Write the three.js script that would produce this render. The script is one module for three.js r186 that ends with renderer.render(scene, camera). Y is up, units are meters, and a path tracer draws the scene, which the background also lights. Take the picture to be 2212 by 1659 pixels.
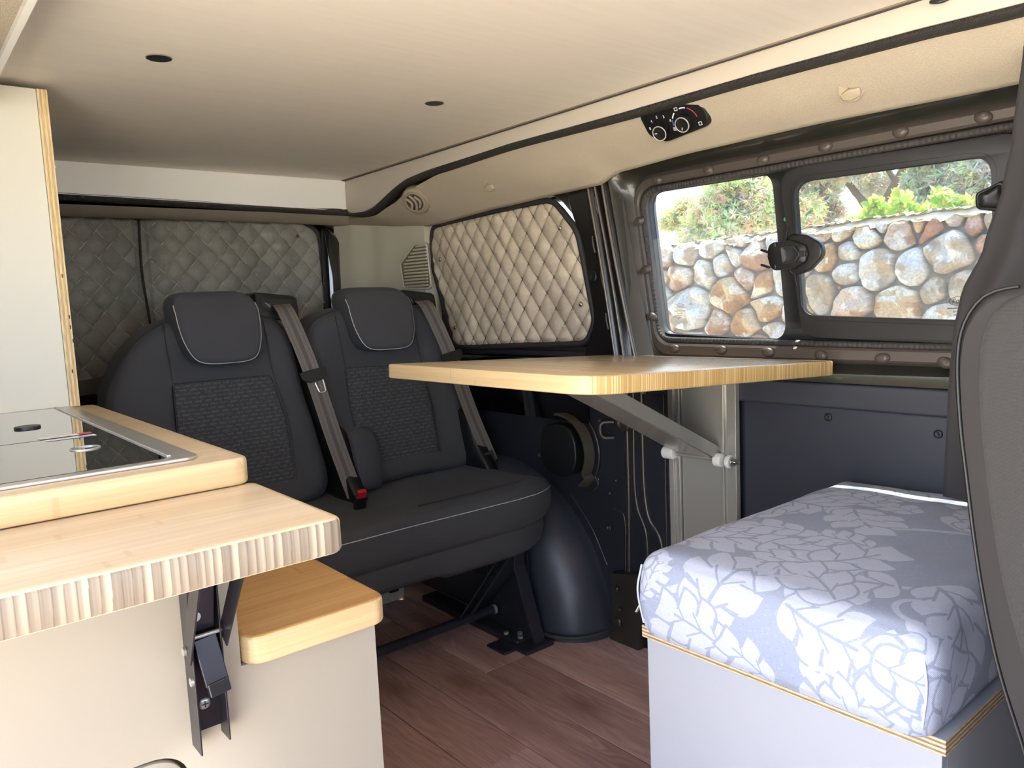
import * as THREE from 'three';
import { RoundedBoxGeometry } from 'three/addons/geometries/RoundedBoxGeometry.js';
import { mergeGeometries as mergeRaw, toCreasedNormals, mergeVertices } from 'three/addons/utils/BufferGeometryUtils.js';
import { ImprovedNoise } from 'three/addons/math/ImprovedNoise.js';

// ------------------------------------------------------------------ camera, sky, sun, exposure
const scene = new THREE.Scene();
const R = Math.PI / 180;
const camera = new THREE.PerspectiveCamera(2 * Math.atan(829.5 / 1660) / R, 2212 / 1659, 0.03, 200);
camera.rotation.order = 'YXZ';
camera.rotation.set(-6.17 * R, -39.45 * R, -2.57 * R);
camera.position.set(0, 0.95, 0);
scene.add(camera);
const renderer = new THREE.WebGLRenderer({ antialias: true });
renderer.toneMapping = THREE.LinearToneMapping;
renderer.toneMappingExposure = 3.65;
renderer.shadowMap.enabled = true;
{
  const W = 256, H = 128, d = new Float32Array(W * H * 4);
  for (let r = 0; r < H; r++) {
    const s = Math.sin(((r + 0.5) / H - 0.5) * Math.PI), t = Math.pow(Math.max(s, 0), 0.5);
    const c = [1.70 - 1.05 * t, 1.82 - 0.75 * t, 2.0 - 0.15 * t];
    for (let q = 0; q < W; q++) for (let k = 0; k < 4; k++) d[(r * W + q) * 4 + k] = k < 3 ? c[k] * 1.25 : 1;
  }
  const sky = new THREE.DataTexture(d, W, H, THREE.RGBAFormat, THREE.FloatType);
  sky.mapping = THREE.EquirectangularReflectionMapping; sky.magFilter = THREE.LinearFilter; sky.needsUpdate = true;
  scene.background = sky;
}
const sun = new THREE.DirectionalLight(new THREE.Color(1, 0.95, 0.86), 13);
sun.position.set(3.15, 9, -0.35); sun.target.position.set(0, 0, 0);
sun.castShadow = true; sun.shadow.mapSize.set(2048, 2048);
Object.assign(sun.shadow.camera, { left: -9, right: 9, top: 9, bottom: -9, near: 0.5, far: 30 });
scene.add(sun, sun.target);

// ------------------------------------------------------------------ helpers
let seed = 7;
const rnd = () => { seed = (seed * 1664525 + 1013904223) >>> 0; return seed / 4294967296; };
const rr = (a, b) => a + (b - a) * rnd();
const V = (x, y, z) => new THREE.Vector3(x, y, z);
const V2 = (x, y) => new THREE.Vector2(x, y);
const clamp = THREE.MathUtils.clamp, lerp = THREE.MathUtils.lerp, sstep = THREE.MathUtils.smoothstep;
const perlin = new ImprovedNoise();
const place = (g, t, u, n, p) => { const m = new THREE.Matrix4().makeBasis(t, u, n).setPosition(p); g.applyMatrix4(m); return m.determinant() < 0 ? flip(g) : g; };
const mergeGeometries = (l) => mergeRaw(l.map((g) => { g = g.index ? g.toNonIndexed() : g.clone(); for (const k of Object.keys(g.attributes)) if (!['position', 'normal', 'uv'].includes(k)) g.deleteAttribute(k); if (!g.attributes.uv) g.setAttribute('uv', new THREE.BufferAttribute(new Float32Array(g.attributes.position.count * 2), 2)); g.clearGroups(); return g; }));
const hash = (x, y, s) => { let h = (x * 374761393 + y * 668265263 + s * 974711) | 0; h = Math.imul(h ^ (h >>> 13), 1274126177); return ((h ^ (h >>> 16)) >>> 0) / 4294967296; };
function pn(x, y, px, py, s = 0) {            // periodic value noise
  const ix = Math.floor(x), iy = Math.floor(y), fx = x - ix, fy = y - iy, u = fx * fx * (3 - 2 * fx), v = fy * fy * (3 - 2 * fy);
  const g = (a, b) => hash(((a % px) + px) % px, ((b % py) + py) % py, s);
  return lerp(lerp(g(ix, iy), g(ix + 1, iy), u), lerp(g(ix, iy + 1), g(ix + 1, iy + 1), u), v);
}
const fbm = (x, y, px, py, s, o = 4) => { let a = 0, k = 0.5, t = 0; for (let i = 0; i < o; i++) { a += k * pn(x, y, px, py, s + i); t += k; x *= 2; y *= 2; px *= 2; py *= 2; k *= 0.5; } return a / t; };
function tex(w, h, fn, srgb = true, su = 1, sv = 1) {     // fn(u, v) -> [r, g, b] 0..255 ; su x sv metres
  const d = new Uint8Array(w * h * 4);
  for (let y = 0; y < h; y++) for (let x = 0; x < w; x++) { const c = fn(x / w, y / h), o = (y * w + x) * 4; for (let k = 0; k < 3; k++) d[o + k] = clamp(Math.round(c[k] ?? c[0]), 0, 255); d[o + 3] = 255; }
  const t = new THREE.DataTexture(d, w, h);
  return finish(t, srgb, su, sv);
}
function finish(t, srgb, su, sv) {
  t.wrapS = t.wrapT = THREE.RepeatWrapping; t.magFilter = THREE.LinearFilter; t.repeat.set(1 / su, 1 / sv);
  if (srgb) t.colorSpace = THREE.SRGBColorSpace;
  t.needsUpdate = true; return t;
}
function canvasTex(w, h, draw, su = 1, sv = 1, srgb = true) {
  const c = document.createElement('canvas'); c.width = w; c.height = h; draw(c.getContext('2d'), w, h);
  return finish(new THREE.CanvasTexture(c), srgb, su, sv);
}
const mat = (color, roughness = 0.6, o = {}) => new THREE.MeshPhysicalMaterial({ color, roughness, ...o });
const used = {};
const numbered = (n) => { used[n] = (used[n] ?? -1) + 1; return used[n] ? n + '_' + String(used[n]).padStart(3, '0') : n; };
function tag(o, label, category, group, kind) {
  if (label) o.userData.label = label;
  if (category) o.userData.category = category;
  if (group) o.userData.group = group;
  if (kind) o.userData.kind = kind;
  return o;
}
function thing(name, label, category, pos = [0, 0, 0], group) {
  const g = new THREE.Group(); g.name = numbered(name); g.position.set(...pos); scene.add(g);
  return tag(g, label, category, group);
}
function struct(name) { const g = new THREE.Group(); g.name = name; g.userData.kind = 'structure'; scene.add(g); return g; }
// children keep world coordinates: geometry is shifted by the group's position
function part(parent, name, geo, m, label) {
  const o = new THREE.Mesh(geo, m); o.name = parent === scene ? numbered(name) : name; o.castShadow = o.receiveShadow = true;
  let p = parent, off = V(0, 0, 0); while (p && p !== scene) { off.add(p.position); p = p.parent; }
  if (off.lengthSq() > 0) { o.position.copy(off.negate()); }
  if (label) o.userData.label = label;
  parent.add(o); return o;
}
// uv in metres from the dominant normal
function boxUV(g, swap) {
  g = g.index ? g.toNonIndexed() : g;
  const p = g.attributes.position, n = g.attributes.normal, uv = new Float32Array(p.count * 2);
  for (let i = 0; i < p.count; i += 3) {
    let ax = 0, ay = 0, az = 0;
    for (let k = 0; k < 3; k++) { ax += Math.abs(n.getX(i + k)); ay += Math.abs(n.getY(i + k)); az += Math.abs(n.getZ(i + k)); }
    for (let k = 0; k < 3; k++) {
      const x = p.getX(i + k), y = p.getY(i + k), z = p.getZ(i + k);
      let u = ay >= ax && ay >= az ? [x, z] : az >= ax ? [x, y] : [z, y];
      if (swap) u = [u[1], u[0]];
      uv[(i + k) * 2] = u[0]; uv[(i + k) * 2 + 1] = u[1];
    }
  }
  return g.setAttribute('uv', new THREE.BufferAttribute(uv, 2));
}
function flip(g) {
  if (g.index) { const a = g.index.array; for (let i = 0; i < a.length; i += 3) { const t = a[i]; a[i] = a[i + 1]; a[i + 1] = t; } return g; }
  for (const k of Object.keys(g.attributes)) { const a = g.attributes[k], n = a.itemSize; for (let i = 0; i < a.count; i += 3) for (let c = 0; c < n; c++) { const t = a.array[i * n + c]; a.array[i * n + c] = a.array[(i + 1) * n + c]; a.array[(i + 1) * n + c] = t; } }
  return g;
}
function remap(g, f, crease = 0.7, mirrored = false) {
  const p = g.attributes.position;
  for (let i = 0; i < p.count; i++) { const v = f(p.getX(i), p.getY(i), p.getZ(i)); p.setXYZ(i, v[0], v[1], v[2]); }
  if (mirrored) flip(g);
  g.computeVertexNormals();
  return crease ? toCreasedNormals(g, crease) : g;
}
const box = (x0, x1, y0, y1, z0, z1, r = 0.002, s = 2) => {
  const w = x1 - x0, h = y1 - y0, d = z1 - z0, g = new RoundedBoxGeometry(w, h, d, s, Math.min(r, w / 2.01, h / 2.01, d / 2.01));
  return boxUV(g.translate((x0 + x1) / 2, (y0 + y1) / 2, (z0 + z1) / 2));
};
// closed polygon with rounded corners; pts [[a,b] or [a,b,r]], returns Vector2 list
function rpoly(pts, r, n = 6) {
  const out = [], N = pts.length;
  for (let i = 0; i < N; i++) {
    const p = V2(pts[i][0], pts[i][1]), a = V2(...pts[(i + N - 1) % N]).sub(p), b = V2(...pts[(i + 1) % N]).sub(p);
    const q = pts[i][2] ?? r, la = a.length(), lb = b.length(); a.normalize(); b.normalize();
    const ang = Math.acos(clamp(a.dot(b), -1, 1)), t = Math.min(q / Math.tan(ang / 2), la * 0.49, lb * 0.49);
    if (q <= 0) { out.push(p); continue; }
    const s = p.clone().addScaledVector(a, t), e = p.clone().addScaledVector(b, t);
    for (let k = 0; k <= n; k++) { const f = k / n; out.push(V2((1 - f) ** 2 * s.x + 2 * f * (1 - f) * p.x + f * f * e.x, (1 - f) ** 2 * s.y + 2 * f * (1 - f) * p.y + f * f * e.y)); }
  }
  return out;
}
function spline2(pts, n, closed = true) { const c = new THREE.CatmullRomCurve3(pts.map((p) => V(p[0], p[1], 0)), closed, 'centripetal'); return c.getSpacedPoints(n).slice(0, closed ? n : n + 1).map((p) => V2(p.x, p.y)); }
function extr(outer, holes, depth, bevel = 0, seg = 2) {
  const s = new THREE.Shape(outer); for (const h of holes ?? []) s.holes.push(new THREE.Path(h));
  return new THREE.ExtrudeGeometry(s, { depth: Math.max(depth - 2 * bevel, 1e-4), bevelEnabled: bevel > 0, bevelThickness: bevel, bevelSize: bevel, bevelOffset: -bevel, bevelSegments: seg, curveSegments: 12 }).translate(0, 0, bevel);
}
// plates: shape given in (z,y) at x0..x1 ; (x,y) at z0..z1 ; (x,z) at y0..y1
const plateX = (outer, holes, x0, x1, bv = 0.002) => boxUV(remap(extr(outer, holes, x1 - x0, bv), (a, b, c) => [x0 + c, b, a], 0.6, true));
const plateZ = (outer, holes, z0, z1, bv = 0.002) => boxUV(remap(extr(outer, holes, z1 - z0, bv), (a, b, c) => [a, b, z0 + c], 0.6));
const plateY = (outer, holes, y0, y1, bv = 0.002, seg = 3) => boxUV(remap(extr(outer, holes, y1 - y0, bv, seg), (a, b, c) => [a, y0 + c, b], 0.6, true));
const rect = (a0, a1, b0, b1) => [[a0, b0], [a1, b0], [a1, b1], [a0, b1]];
// groups of triangles by normal: pick(nx,ny,nz) -> material index
function byNormal(g, pick) {
  g = g.index ? g.toNonIndexed() : g;
  const n = g.attributes.normal, T = n.count / 3, idx = [];
  for (let i = 0; i < T; i++) { const v = V(0, 0, 0); for (let k = 0; k < 3; k++) v.add(V(n.getX(i * 3 + k), n.getY(i * 3 + k), n.getZ(i * 3 + k))); v.normalize(); (idx[pick(v.x, v.y, v.z)] ??= []).push(i); }
  const order = []; g.clearGroups();
  idx.forEach((l, m) => { g.addGroup(order.length * 3, l.length * 3, m); order.push(...l); });
  g.setIndex(order.flatMap((i) => [i * 3, i * 3 + 1, i * 3 + 2]));
  return g;
}
// loft through loops of points (arrays of Vector3 of one length)
function loft(loops, closed = true, crease = 0) {
  const n = loops[0].length, pos = [], uv = [], idx = [], m = closed ? n + 1 : n;
  loops.forEach((l, j) => { let u = 0; for (let i = 0; i < m; i++) { const p = l[i % n]; if (i) u += p.distanceTo(l[(i - 1) % n]); pos.push(p.x, p.y, p.z); uv.push(u, j / 20); } });
  for (let j = 0; j + 1 < loops.length; j++) for (let i = 0; i + 1 < m; i++) { const a = j * m + i, b = a + 1, c = a + m, d = c + 1; idx.push(a, c, b, b, c, d); }
  let g = new THREE.BufferGeometry().setAttribute('position', new THREE.Float32BufferAttribute(pos, 3)).setAttribute('uv', new THREE.Float32BufferAttribute(uv, 2));
  g.setIndex(idx); g.computeVertexNormals();
  if (closed) { const q = g.attributes.normal; for (let j = 0; j < loops.length; j++) { const a = j * m, b = a + n, v = V(q.getX(a) + q.getX(b), q.getY(a) + q.getY(b), q.getZ(a) + q.getZ(b)).normalize(); q.setXYZ(a, v.x, v.y, v.z); q.setXYZ(b, v.x, v.y, v.z); } }
  return crease ? toCreasedNormals(g, crease) : g;
}
// a body lofted from an outline: rings [scale, height]; to(a, b, h) -> [x, y, z]
function dome(outline, center, rings, to, uvs = 1) {
  const n = outline.length, pos = [], uv = [], idx = [];
  const put = (a, b, h) => { const p = to(a, b, h); pos.push(p[0], p[1], p[2]); uv.push(a * uvs, b * uvs); };
  const inset = (p, s) => [center[0] + (p.x - center[0]) * s, center[1] + (p.y - center[1]) * s];
  put(center[0], center[1], rings[0][1]);
  for (const [s, h] of rings) for (const p of outline) { const q = inset(p, s); put(q[0], q[1], h); }
  put(center[0], center[1], rings[rings.length - 1][1]);
  for (let i = 0; i < n; i++) idx.push(0, 1 + ((i + 1) % n), 1 + i);
  for (let j = 0; j + 1 < rings.length; j++) for (let i = 0; i < n; i++) { const a = 1 + j * n + i, b = 1 + j * n + ((i + 1) % n); idx.push(a, b, a + n, b, b + n, a + n); }
  const L = 1 + (rings.length - 1) * n, C = 1 + rings.length * n;
  for (let i = 0; i < n; i++) idx.push(C, L + i, L + ((i + 1) % n));
  const g = new THREE.BufferGeometry().setAttribute('position', new THREE.Float32BufferAttribute(pos, 3)).setAttribute('uv', new THREE.Float32BufferAttribute(uv, 2));
  g.setIndex(idx); g.computeVertexNormals(); return g;
}
const tube = (pts, r, seg = 40, rad = 8, closed = false) => new THREE.TubeGeometry(new THREE.CatmullRomCurve3(pts.map((p) => (p.isVector3 ? p : V(...p))), closed, 'centripetal'), seg, r, rad, closed);
const bar = (a, b, r, rad = 14) => { a = V(...a); b = V(...b); const d = b.clone().sub(a), g = new THREE.CylinderGeometry(r, r, d.length(), rad); g.applyQuaternion(new THREE.Quaternion().setFromUnitVectors(V(0, 1, 0), d.clone().normalize())); return g.translate((a.x + b.x) / 2, (a.y + b.y) / 2, (a.z + b.z) / 2); };
// a flat bar from a to b, width w across `side`, thickness t
function flat(a, b, w, t, side) {
  a = V(...a); b = V(...b); const d = b.clone().sub(a), L = d.length(); d.normalize();
  const s = V(...side).addScaledVector(d, -V(...side).dot(d)).normalize(), n = d.clone().cross(s);
  return boxUV(new RoundedBoxGeometry(L, w, t, 2, Math.min(w, t) * 0.2).applyMatrix4(new THREE.Matrix4().makeBasis(d, s, n)).translate((a.x + b.x) / 2, (a.y + b.y) / 2, (a.z + b.z) / 2));
}
function ribbon(pts, w, t, side) {                 // belt webbing along points
  const c = new THREE.CatmullRomCurve3(pts.map((p) => V(...p)), false, 'centripetal').getSpacedPoints(40), s = V(...side).normalize(), loops = [[], [], [], [], []];
  c.forEach((p, i) => {
    const d = (c[i + 1] ?? p).clone().sub(c[i - 1] ?? p).normalize(), a = s.clone().addScaledVector(d, -s.dot(d)).normalize(), n = a.clone().cross(d);
    [[-1, -1], [1, -1], [1, 1], [-1, 1], [-1, -1]].forEach(([u, v], k) => loops[k].push(p.clone().addScaledVector(a, u * w / 2).addScaledVector(n, v * t / 2)));
  });
  const g = loft(loops, false, 0.6), p = g.attributes.position, uv = g.attributes.uv;
  for (let i = 0; i < p.count; i++) { const q = V(p.getX(i), p.getY(i), p.getZ(i)); let best = 9, bi = 0; c.forEach((e, k) => { const dd = e.distanceTo(q); if (dd < best) { best = dd; bi = k; } }); uv.setXY(i, q.clone().sub(c[bi]).dot(s) / w + 0.5, bi / 10); }
  return g;
}
const disc = (c, r, t, axis, rad = 28) => { const g = new THREE.CylinderGeometry(r, r, t, rad); if (axis === 'x') g.rotateZ(Math.PI / 2); if (axis === 'z') g.rotateX(Math.PI / 2); return g.translate(...c); };
const interp = (tab, x) => { if (x <= tab[0][0]) return tab[0][1]; for (let i = 1; i < tab.length; i++) if (x <= tab[i][0]) { const f = (x - tab[i - 1][0]) / (tab[i][0] - tab[i - 1][0]); return lerp(tab[i - 1][1], tab[i][1], f * f * (3 - 2 * f) * 0.6 + f * 0.4); } return tab[tab.length - 1][1]; };

// ------------------------------------------------------------------ materials
const bambooTop = (a, b, s) => tex(1024, 512, (u, v) => {          // grain along u, strips across v
  const k = Math.floor(v * 24), h = hash(k, 3, s), n = fbm(u * 4 + h * 9, v * 110, 4, 110, s, 3), f = pn(u * 10, v * 260, 10, 260, s + 5);
  const node = Math.abs(((u * 2 + h * 1.7) % 1) - 0.5) < 0.006 ? 1 : 0, t = clamp(0.35 * h + 0.5 * n + 0.22 * f, 0, 1) - 0.25 * node;
  return [lerp(a[0], b[0], t), lerp(a[1], b[1], t), lerp(a[2], b[2], t)];
}, true, 0.9, 0.5);
const M = {};
M.bamboo = mat(0xffffff, 0.34, { map: bambooTop([204, 172, 132], [232, 212, 182], 11) });
M.bambooStep = mat(0xffffff, 0.36, { map: bambooTop([182, 134, 80], [224, 184, 126], 31) });
M.bambooTable = mat(0xffffff, 0.24, { clearcoat: 0.5, clearcoatRoughness: 0.2, map: bambooTop([196, 168, 130], [232, 206, 168], 41) });
const sideGrain = bambooTop([200, 164, 114], [230, 204, 158], 51);
M.bambooSide = mat(0xffffff, 0.45, { map: sideGrain });
const endStrips = (cells, a, b, s, su) => tex(1024, 64, (u, v) => {
  const w = u * cells + 0.35 * Math.sin(u * 6.283 * 3) + 0.05 * Math.sin(v * 5), k = Math.floor(w), f = w - k, h = hash(k, 1, s), n = pn(u * 400, v * 3, 400, 3, s), e = Math.min(f, 1 - f);
  const t = clamp(0.15 + 0.75 * h * sstep(f, 0, 0.75) + 0.25 * n - (e < 0.06 ? 0.25 : 0), 0, 1);
  return [lerp(a[0], b[0], t), lerp(a[1], b[1], t), lerp(a[2], b[2], t)];
}, true, su, 0.2);
M.endGrain = mat(0xffffff, 0.5, { map: endStrips(72, [122, 106, 90], [198, 180, 154], 3, 0.56) });
M.endFine = mat(0xffffff, 0.5, { map: endStrips(120, [176, 136, 76], [232, 204, 146], 9, 0.6) });
const plyT = tex(256, 64, (u, v) => { const k = Math.floor(v * 7), n = pn(u * 40, v * 30, 40, 30, 2); const c = k % 2 ? [140, 114, 86] : [208, 184, 148]; const q = 0.82 + 0.3 * n; return c.map((x) => x * q); }, true, 0.3, 0.02);
M.ply = mat(0xffffff, 0.65, { map: plyT });
M.plyV = mat(0xffffff, 0.65, { map: tex(64, 512, (u, v) => { const k = Math.floor(u * 5), n = fbm(u * 20, v * 40, 20, 40, 4, 3); const c = k % 2 ? [214, 182, 128] : [240, 214, 166]; const hole = hash(Math.floor(u * 8), Math.floor(v * 90), 6) > 0.993 ? 0.35 : 1; return c.map((x) => x * (0.8 + 0.3 * n) * hole); }, true, 0.018, 0.6) });
M.white = mat(0xaea492, 0.36);  // white laminate, greyed in colour to offset the strong light on the kitchen end
M.wardrobe = mat(0xdfdac8, 0.4);  // same white laminate, left brighter to make up for weaker light further in
M.whiteDimmed = mat(0xa3a3a8, 0.3);  // white laminate of the bench, greyed to offset the light from the doorway
M.cream = mat(0xf6f3ea, 0.45);  // lining tone lightened to make up for weak light at the rear
M.creamDimmed = mat(0xc9bfb0, 0.45);  // dimmed copy of the same lining for the brightly lit side
M.headliner = mat(0xbdb09b, 0.95, { bumpScale: 0.0006, bumpMap: tex(128, 128, (u, v) => [255 * hash(u * 128 | 0, v * 128 | 0, 4)], false, 0.12, 0.12) });
M.pillarTrim = mat(0xc0bba6, 0.62);
M.ceiling = mat(0xffffff, 0.55, { map: tex(512, 512, (u, v) => { const n = fbm(u * 3, v * 90, 3, 90, 8, 3); const q = 0.98 + 0.025 * n; return [253 * q, 244 * q, 229 * q]; }, true, 1.2, 0.8) });
M.grayStrip = mat(0x8b8176, 0.55);
M.rubber = mat(0x393633, 0.7);
M.rubberRib = mat(0x3b3835, 0.7, { bumpScale: 0.0012, bumpMap: tex(64, 8, (u) => [255 * (0.5 + 0.5 * Math.sin(u * 6.283 * 8))], false, 0.03, 0.03) });
M.paint = mat(0x3a3530, 0.36, { metalness: 0.35, clearcoat: 0.35, clearcoatRoughness: 0.3 });
M.pillarBlack = mat(0x161412, 0.3, { metalness: 0.2, clearcoat: 0.6, clearcoatRoughness: 0.25 });
M.paintBronze = mat(0x58504a, 0.42, { metalness: 0.3 });
M.paintOlive = mat(0x34342e, 0.34, { metalness: 0.4, clearcoat: 0.4 });
M.paintDark = mat(0x26272d, 0.42, { metalness: 0.15 });
M.frameBlack = mat(0x1e1e1f, 0.42);
M.frameSlide = mat(0x29292b, 0.48);
M.latch = mat(0x1a1a1b, 0.4);
M.gloss = mat(0x08080a, 0.08, { clearcoat: 1 });
M.panel = mat(0x30323a, 0.5);
M.sill = mat(0xb0a898, 0.8, { map: tex(256, 128, (u, v) => { const n = fbm(u * 30, v * 15, 30, 15, 3, 4); return [150 + 90 * n, 146 + 90 * n, 136 + 90 * n]; }, true, 0.5, 0.25) });
M.steel = mat(0xb0aca2, 0.4, { metalness: 0.45, roughnessMap: tex(256, 256, (u, v) => { const n = fbm(u * 5, v * 8, 5, 8, 3, 4); return [0, 90 + 50 * n, 0]; }, false, 0.4, 0.5) });
M.brushed = mat(0xc4c1ba, 0.36, { metalness: 0.7 });
M.chrome = mat(0xd8d8d8, 0.12, { metalness: 1 });
M.ringSilver = mat(0xbcbcba, 0.4, { metalness: 0.3 });
M.nylon = mat(0xdedbd2, 0.45);
M.blackMetal = mat(0x34353c, 0.34, { metalness: 0.3 });
M.bracket = mat(0x343135, 0.3, { metalness: 0.5 });
M.blackPlastic = mat(0x141415, 0.45);
const weave = tex(64, 64, (u, v) => { const a = Math.floor(u * 16), b = Math.floor(v * 16), p = (a + b) % 2; return [p ? 200 * (0.5 + 0.5 * Math.sin(u * 16 * 6.28)) : 200 * (0.5 + 0.5 * Math.sin(v * 16 * 6.28))]; }, false, 0.02, 0.02);
M.fabric = mat(0x424244, 0.92, { bumpMap: weave, bumpScale: 0.0004, sheen: 0.25, sheenRoughness: 0.6, sheenColor: new THREE.Color(0.3, 0.3, 0.32) });
M.fabricPad = mat(0xffffff, 0.9, { map: tex(256, 256, (u, v) => { const row = Math.floor(v * 24), f = (v * 24) % 1, w = (u * 9 + (row % 2) * 0.5 + 0.12 * Math.sin(row)) % 1; const d = f > 0.3 && f < 0.62 && w > 0.12 && w < 0.82; const n = 0.85 + 0.3 * pn(u * 90, v * 90, 90, 90, 3); return (d ? [82, 82, 85] : [62, 62, 64]).map((x) => x * n); }, true, 0.22, 0.24), bumpMap: weave, bumpScale: 0.0005 });
M.fabricGray = mat(0x3a3836, 0.92, { bumpScale: 0.0005, bumpMap: weave, sheen: 0.3, sheenColor: new THREE.Color(0.4, 0.38, 0.36) });
M.fabricShell = mat(0x2e2b2a, 0.8);
M.curtain = mat(0x343233, 0.85, { sheen: 0.3, sheenColor: new THREE.Color(0.3, 0.3, 0.3) });
M.stitch = mat(0xb9b7b0, 0.8);
M.webbing = mat(0xffffff, 0.55, { map: tex(64, 64, (u, v) => { const e = Math.abs(u - 0.5), s = e < 0.12 || (e > 0.3 && e < 0.34) ? 0.75 : 1, n = 0.9 + 0.2 * ((Math.floor(v * 32) + Math.floor(u * 24)) % 2); return [104 * s * n, 98 * s * n, 92 * s * n]; }, true, 1, 1) });
const quiltColor = (r, g, b, s) => tex(512, 512, (u, v) => { const n = fbm(u * 12, v * 7, 12, 7, s, 4), f = pn(u * 200, v * 200, 200, 200, s); const q = 0.82 + 0.3 * n + 0.06 * f; return [r * q, g * q, b * q]; }, true, 0.8, 0.8);
const quiltBump = tex(512, 512, (u, v) => { const n = fbm(u * 14 + 0.6 * fbm(u * 5, v * 5, 5, 5, 9), v * 22, 14, 22, 21, 4); return [255 * n]; }, false, 0.35, 0.35);
M.quiltRear = mat(0xffffff, 0.5, { map: quiltColor(140, 137, 126, 5), bumpMap: quiltBump, bumpScale: 0.0025, sheen: 0.3, sheenColor: new THREE.Color(0.4, 0.4, 0.38) });
M.quiltSide = mat(0xffffff, 0.45, { map: quiltColor(186, 173, 152, 6), bumpMap: quiltBump, bumpScale: 0.0025, sheen: 0.3, sheenColor: new THREE.Color(0.5, 0.48, 0.42) });
M.threadDark = mat(0x5a4f40, 0.7);
M.thread = mat(0xc9c2b2, 0.6);
M.binding = mat(0x2b2725, 0.7);
M.foil = mat(0xdcdcd8, 0.18, { metalness: 0.95, bumpMap: quiltBump, bumpScale: 0.01 });
M.glass = new THREE.MeshPhysicalMaterial({ color: new THREE.Color(0.53, 0.54, 0.53), roughness: 0.2, transmission: 1, thickness: 0, ior: 1.5 });  // grey tint added to dim the daylight seen through clear panes
M.glassClear = new THREE.MeshPhysicalMaterial({ color: 0xffffff, roughness: 0, transmission: 1, thickness: 0, ior: 1.5 });
M.glassBlack = mat(0x060607, 0.035, { clearcoat: 1, clearcoatRoughness: 0.02, ior: 1.6 });
M.capRing = mat(0x4c473d, 0.4, { metalness: 0.3 });
M.beadGlint = mat(0x7d766c, 0.32, { metalness: 0.5 });  // paler than the pillar: the highlight along its beads, put into the colour
M.seam = mat(0xb9bbc6, 0.8);
M.red = mat(0xb01822, 0.4);
M.stoneMats = []; M.green = mat(0x3fae6a, 0.5);
M.outer = mat(0x2a2725, 0.3, { metalness: 0.5, clearcoat: 0.6 });

// ------------------------------------------------------------------ floor: dark laminate planks
const floorTex = (s) => tex(1024, 256, (u, v) => {
  const wx = fbm(u * 3, v * 2, 3, 2, s, 4), w2 = fbm(u * 8, v * 4, 8, 4, s + 7, 3), ring = Math.sin((v * 7 + wx * 9 + w2 * 1.2) * 6.283), n = 0.5 * pn(u * 14, v * 90, 14, 90, s) + 0.5 * pn(u * 60, v * 250, 60, 250, s + 3), kn = Math.max(0, 1 - Math.hypot((u - 0.3 - 0.3 * hash(s, 1, 2)) * 14, (v - 0.5) * 3.4));
  const t = clamp(0.45 + 0.13 * ring * sstep(w2, 0.3, 0.7) + 0.45 * (n - 0.5) + 0.9 * (wx - 0.5) - 0.5 * kn, 0, 1);
  return [lerp(166, 255, t), lerp(128, 222, t), lerp(120, 212, t)];
}, true, 1.25, 0.14);
{
  const floor = struct('floor');
  part(floor, 'subfloor', box(-0.34, 1.56, -0.1, -0.012, -2.9, 1.6, 0.002), M.paintDark);
  const mats = [0, 1, 2, 3].map((k) => mat([0xffffff, 0xded4d0, 0xf2e6de, 0xcfc2be][k], 0.42, { map: floorTex(61 + k * 5), bumpScale: 0.0006 }));
  for (let c = 0; c < 14; c++) {
    const x0 = 1.541 - (c + 1) * 0.1385, x1 = x0 + 0.1363;
    let z = -2.9 - 1.25 * ((c * 0.37 + 0.16) % 1);
    while (z < 1.5) {
      const z0 = Math.max(z, -2.9), z1 = Math.min(z + 1.2485, 1.6);
      if (z1 - z0 > 0.02) {
        const g = box(x0, x1, -0.012, 0, z0, z1, 0.0012, 1), p = g.attributes.position, uv = g.attributes.uv, ou = rnd() * 1.2;
        for (let i = 0; i < p.count; i++) uv.setXY(i, p.getZ(i) + ou, p.getX(i) - x0 + 0.002);
        part(floor, 'plank', g, mats[(c * 3 + Math.floor((z + 9) * 2.3)) % 4]);
      }
      z += 1.25;
    }
  }
}

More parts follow.
